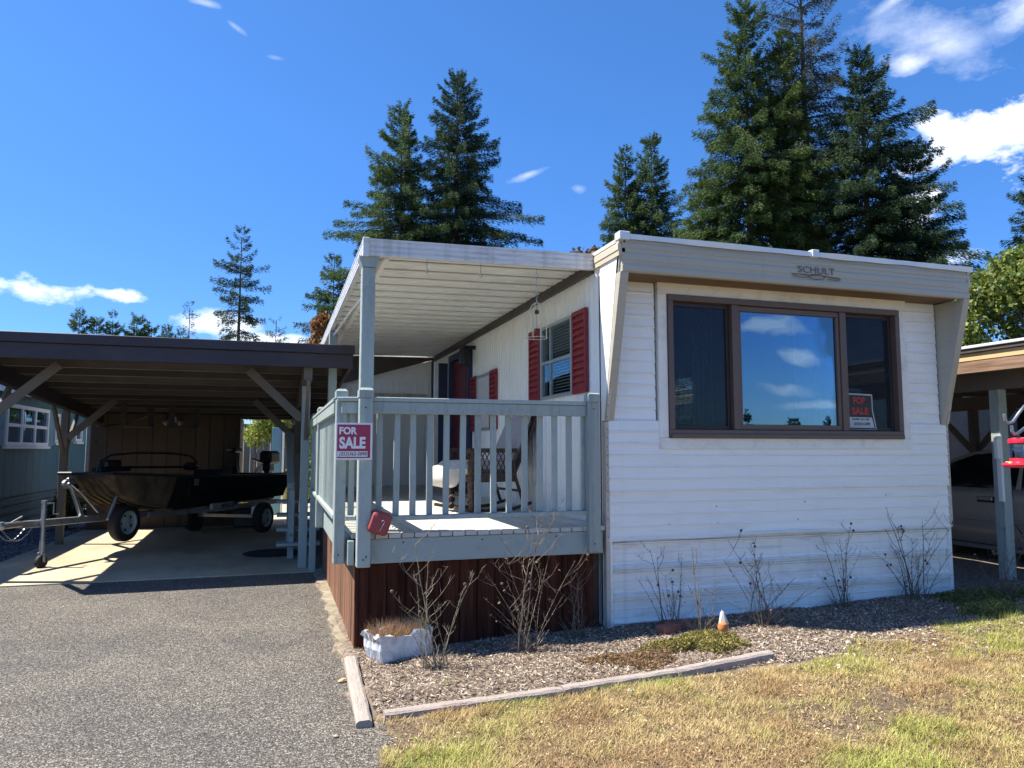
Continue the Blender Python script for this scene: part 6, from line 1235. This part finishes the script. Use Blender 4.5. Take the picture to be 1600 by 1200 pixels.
for i, (x, y, h) in enumerate(((-11.37, 48.69, 9.6), (-10.49, 48.89, 9.4), (-9.67, 49.06, 9.55), (-8.4, 49.25, 9.6), (-7.57, 49.42, 9.2), (-6.71, 49.55, 9.0), (-5.95, 49.64, 8.9))):
    conifer("cedar_tree", (x, y, 0), h, 1.25, 40 + i, nm[i] + " of the low dense evergreens in a row over the carport roof", "low evergreen row over the carport", col=md_, dens=46, keep_z=5, power=.5, el=.26, cb=.3)
for i, (x, y, h) in enumerate(((42.8, -49.1, 5.2), (48.3, -49.1, 4.7), (51.9, -49.1, 4.8))):
    conifer("mirrored_fir", (x, y, 0), h, 1.6 if i != 1 else 2.0, 60 + i, "fir across the street seen only in the window glass, " + ("left", "middle", "right")[i] + " of three", "firs reflected in the picture window", col=dk_, dens=40, el=.35, cb=.05)
def broadleaf(name, base, blobs, n, seed, label, cols, leaf=.07, grp=None, trunk=.12):
    r = np.random.RandomState(seed); x0, y0, z0 = base; t_ = top(name, base, label, "tree", grp); tot = sum(b[3] ** 2 for b in blobs); Vs = []; Ts = []; mb = MB()
    H = max(b[2] for b in blobs)
    mb.tube([(x0, y0, z0), (x0, y0, z0 + H * .5), (x0 + .1, y0, z0 + H)], [trunk, trunk * .6, trunk * .2], 8)
    for (bx, by, bz, br) in blobs:
        k = int(n * br ** 2 / tot); u = r.normal(0, 1, (k, 3)); u /= np.linalg.norm(u, axis=1)[:, None]; q = (r.rand(k) ** .45)[:, None] * br * (1 + .22 * np.sin(u[:, :1] * 7 + bx) * np.cos(u[:, 2:3] * 6)); c = np.array([x0 + bx, y0 + by, z0 + bz]) + u * q * np.array([1, 1, .85])
        d = r.normal(0, 1, (k, 3)) + np.array([0, 0, -.4]); d /= np.linalg.norm(d, axis=1)[:, None]; s_ = np.cross(d, r.normal(0, 1, (k, 3))); s_ /= np.linalg.norm(s_, axis=1)[:, None]; l = leaf * r.uniform(.6, 1.3, (k, 1))
        Vs.append(np.stack([c, c + d * l * .5 + s_ * l * .38, c + d * l, c + d * l * .5 - s_ * l * .38], 1).reshape(-1, 3)); Ts.append(np.array(cols)[r.randint(0, len(cols), k)] * r.uniform(.6, 1.3, (k, 1)))
        mb.tube([(x0, y0, z0 + H * .3), (x0 + bx * .6, y0 + by * .6, z0 + bz * .8), (x0 + bx, y0 + by, z0 + bz)], [trunk * .5, trunk * .25, .01], 5)
    V = np.concatenate(Vs) - np.array(base); T_ = np.concatenate(Ts); me = np_mesh("crown", V, len(T_), 4, T_, m_leaf); o = bpy.data.objects.new("crown", me); C.objects.link(o); o.parent = t_; WL[o] = WL[t_].copy(); part("trunk", mb, m_bark, t_, smooth=True); return t_
rb_ = random.Random(5); bl = []
for i in range(46):
    a = rb_.uniform(0, 6.28); h = rb_.uniform(2.0, 6.6); rr = (1.0 - abs(h - 3.9) / 3.4) * 2.6 + .25; q = rb_.uniform(.3, 1); bl.append((math.cos(a) * rr * q, math.sin(a) * rr * q, h, rb_.uniform(.45, .8)))
broadleaf("broadleaf_tree", (18.9, 13.6, 0), bl, 26000, 1, "bright green broadleaf tree over the neighbour's carport roof", [(.13, .19, .03), (.20, .25, .05), (.08, .13, .025), (.26, .28, .07)], leaf=.13)
broadleaf("young_maple", (-.6, 22.2, 0), [(0, 0, 1.9, .42), (.5, .1, 2.1, .45), (.9, 0, 1.85, .40), (1.3, .1, 2.2, .5), (.2, 0, 2.5, .5), (.9, 0, 2.6, .5)], 5000, 2, "small bright tree in front of the board fence behind the boat", [(.30, .36, .05), (.42, .45, .10), (.20, .25, .04)], leaf=.09, trunk=.03)
broadleaf("dead_cedar", (1.72, 33.8, 0), [(0, 0, 7.1, .45), (.1, 0, 6.6, .5), (-.1, 0, 6.0, .6), (.1, 0, 7.4, .25)], 5000, 3, "orange-brown dead conifer above the carport's right end", [(.26, .12, .04), (.34, .18, .07), (.16, .08, .03)], leaf=.16)
broadleaf("brown_shrub_tree", (11.6, 27.5, 0), [(0, 0, 9.2, .6), (.6, 0, 8.8, .5), (-.5, 0, 8.6, .5), (.9, .1, 9.6, .4)], 1700, 4, "brown half-bare treetop left of the home's roof corner", [(.15, .07, .035), (.22, .11, .05), (.08, .07, .03)], leaf=.18)
broadleaf("garden_shrub", (-3.75, 15.9, 0), [(0, 0, .4, .35), (.1, .3, .75, .3), (0, -.3, .3, .3)], 3500, 6, "dark green shrub between the blue house and the brown shed", [(.03, .06, .015), (.05, .09, .025)], leaf=.05, trunk=.015)
broadleaf("side_hedge", (1.2, 20.0, 0), [(0, 0, 1.6, .9), (.8, .2, 2.0, .9), (-.2, 0, .8, .8)], 7000, 7, "dark hedge seen between the rear carport posts", [(.05, .09, .02), (.09, .14, .03), (.14, .18, .04)], leaf=.08, trunk=.04)

print('SPRAYS', sum(CNT))
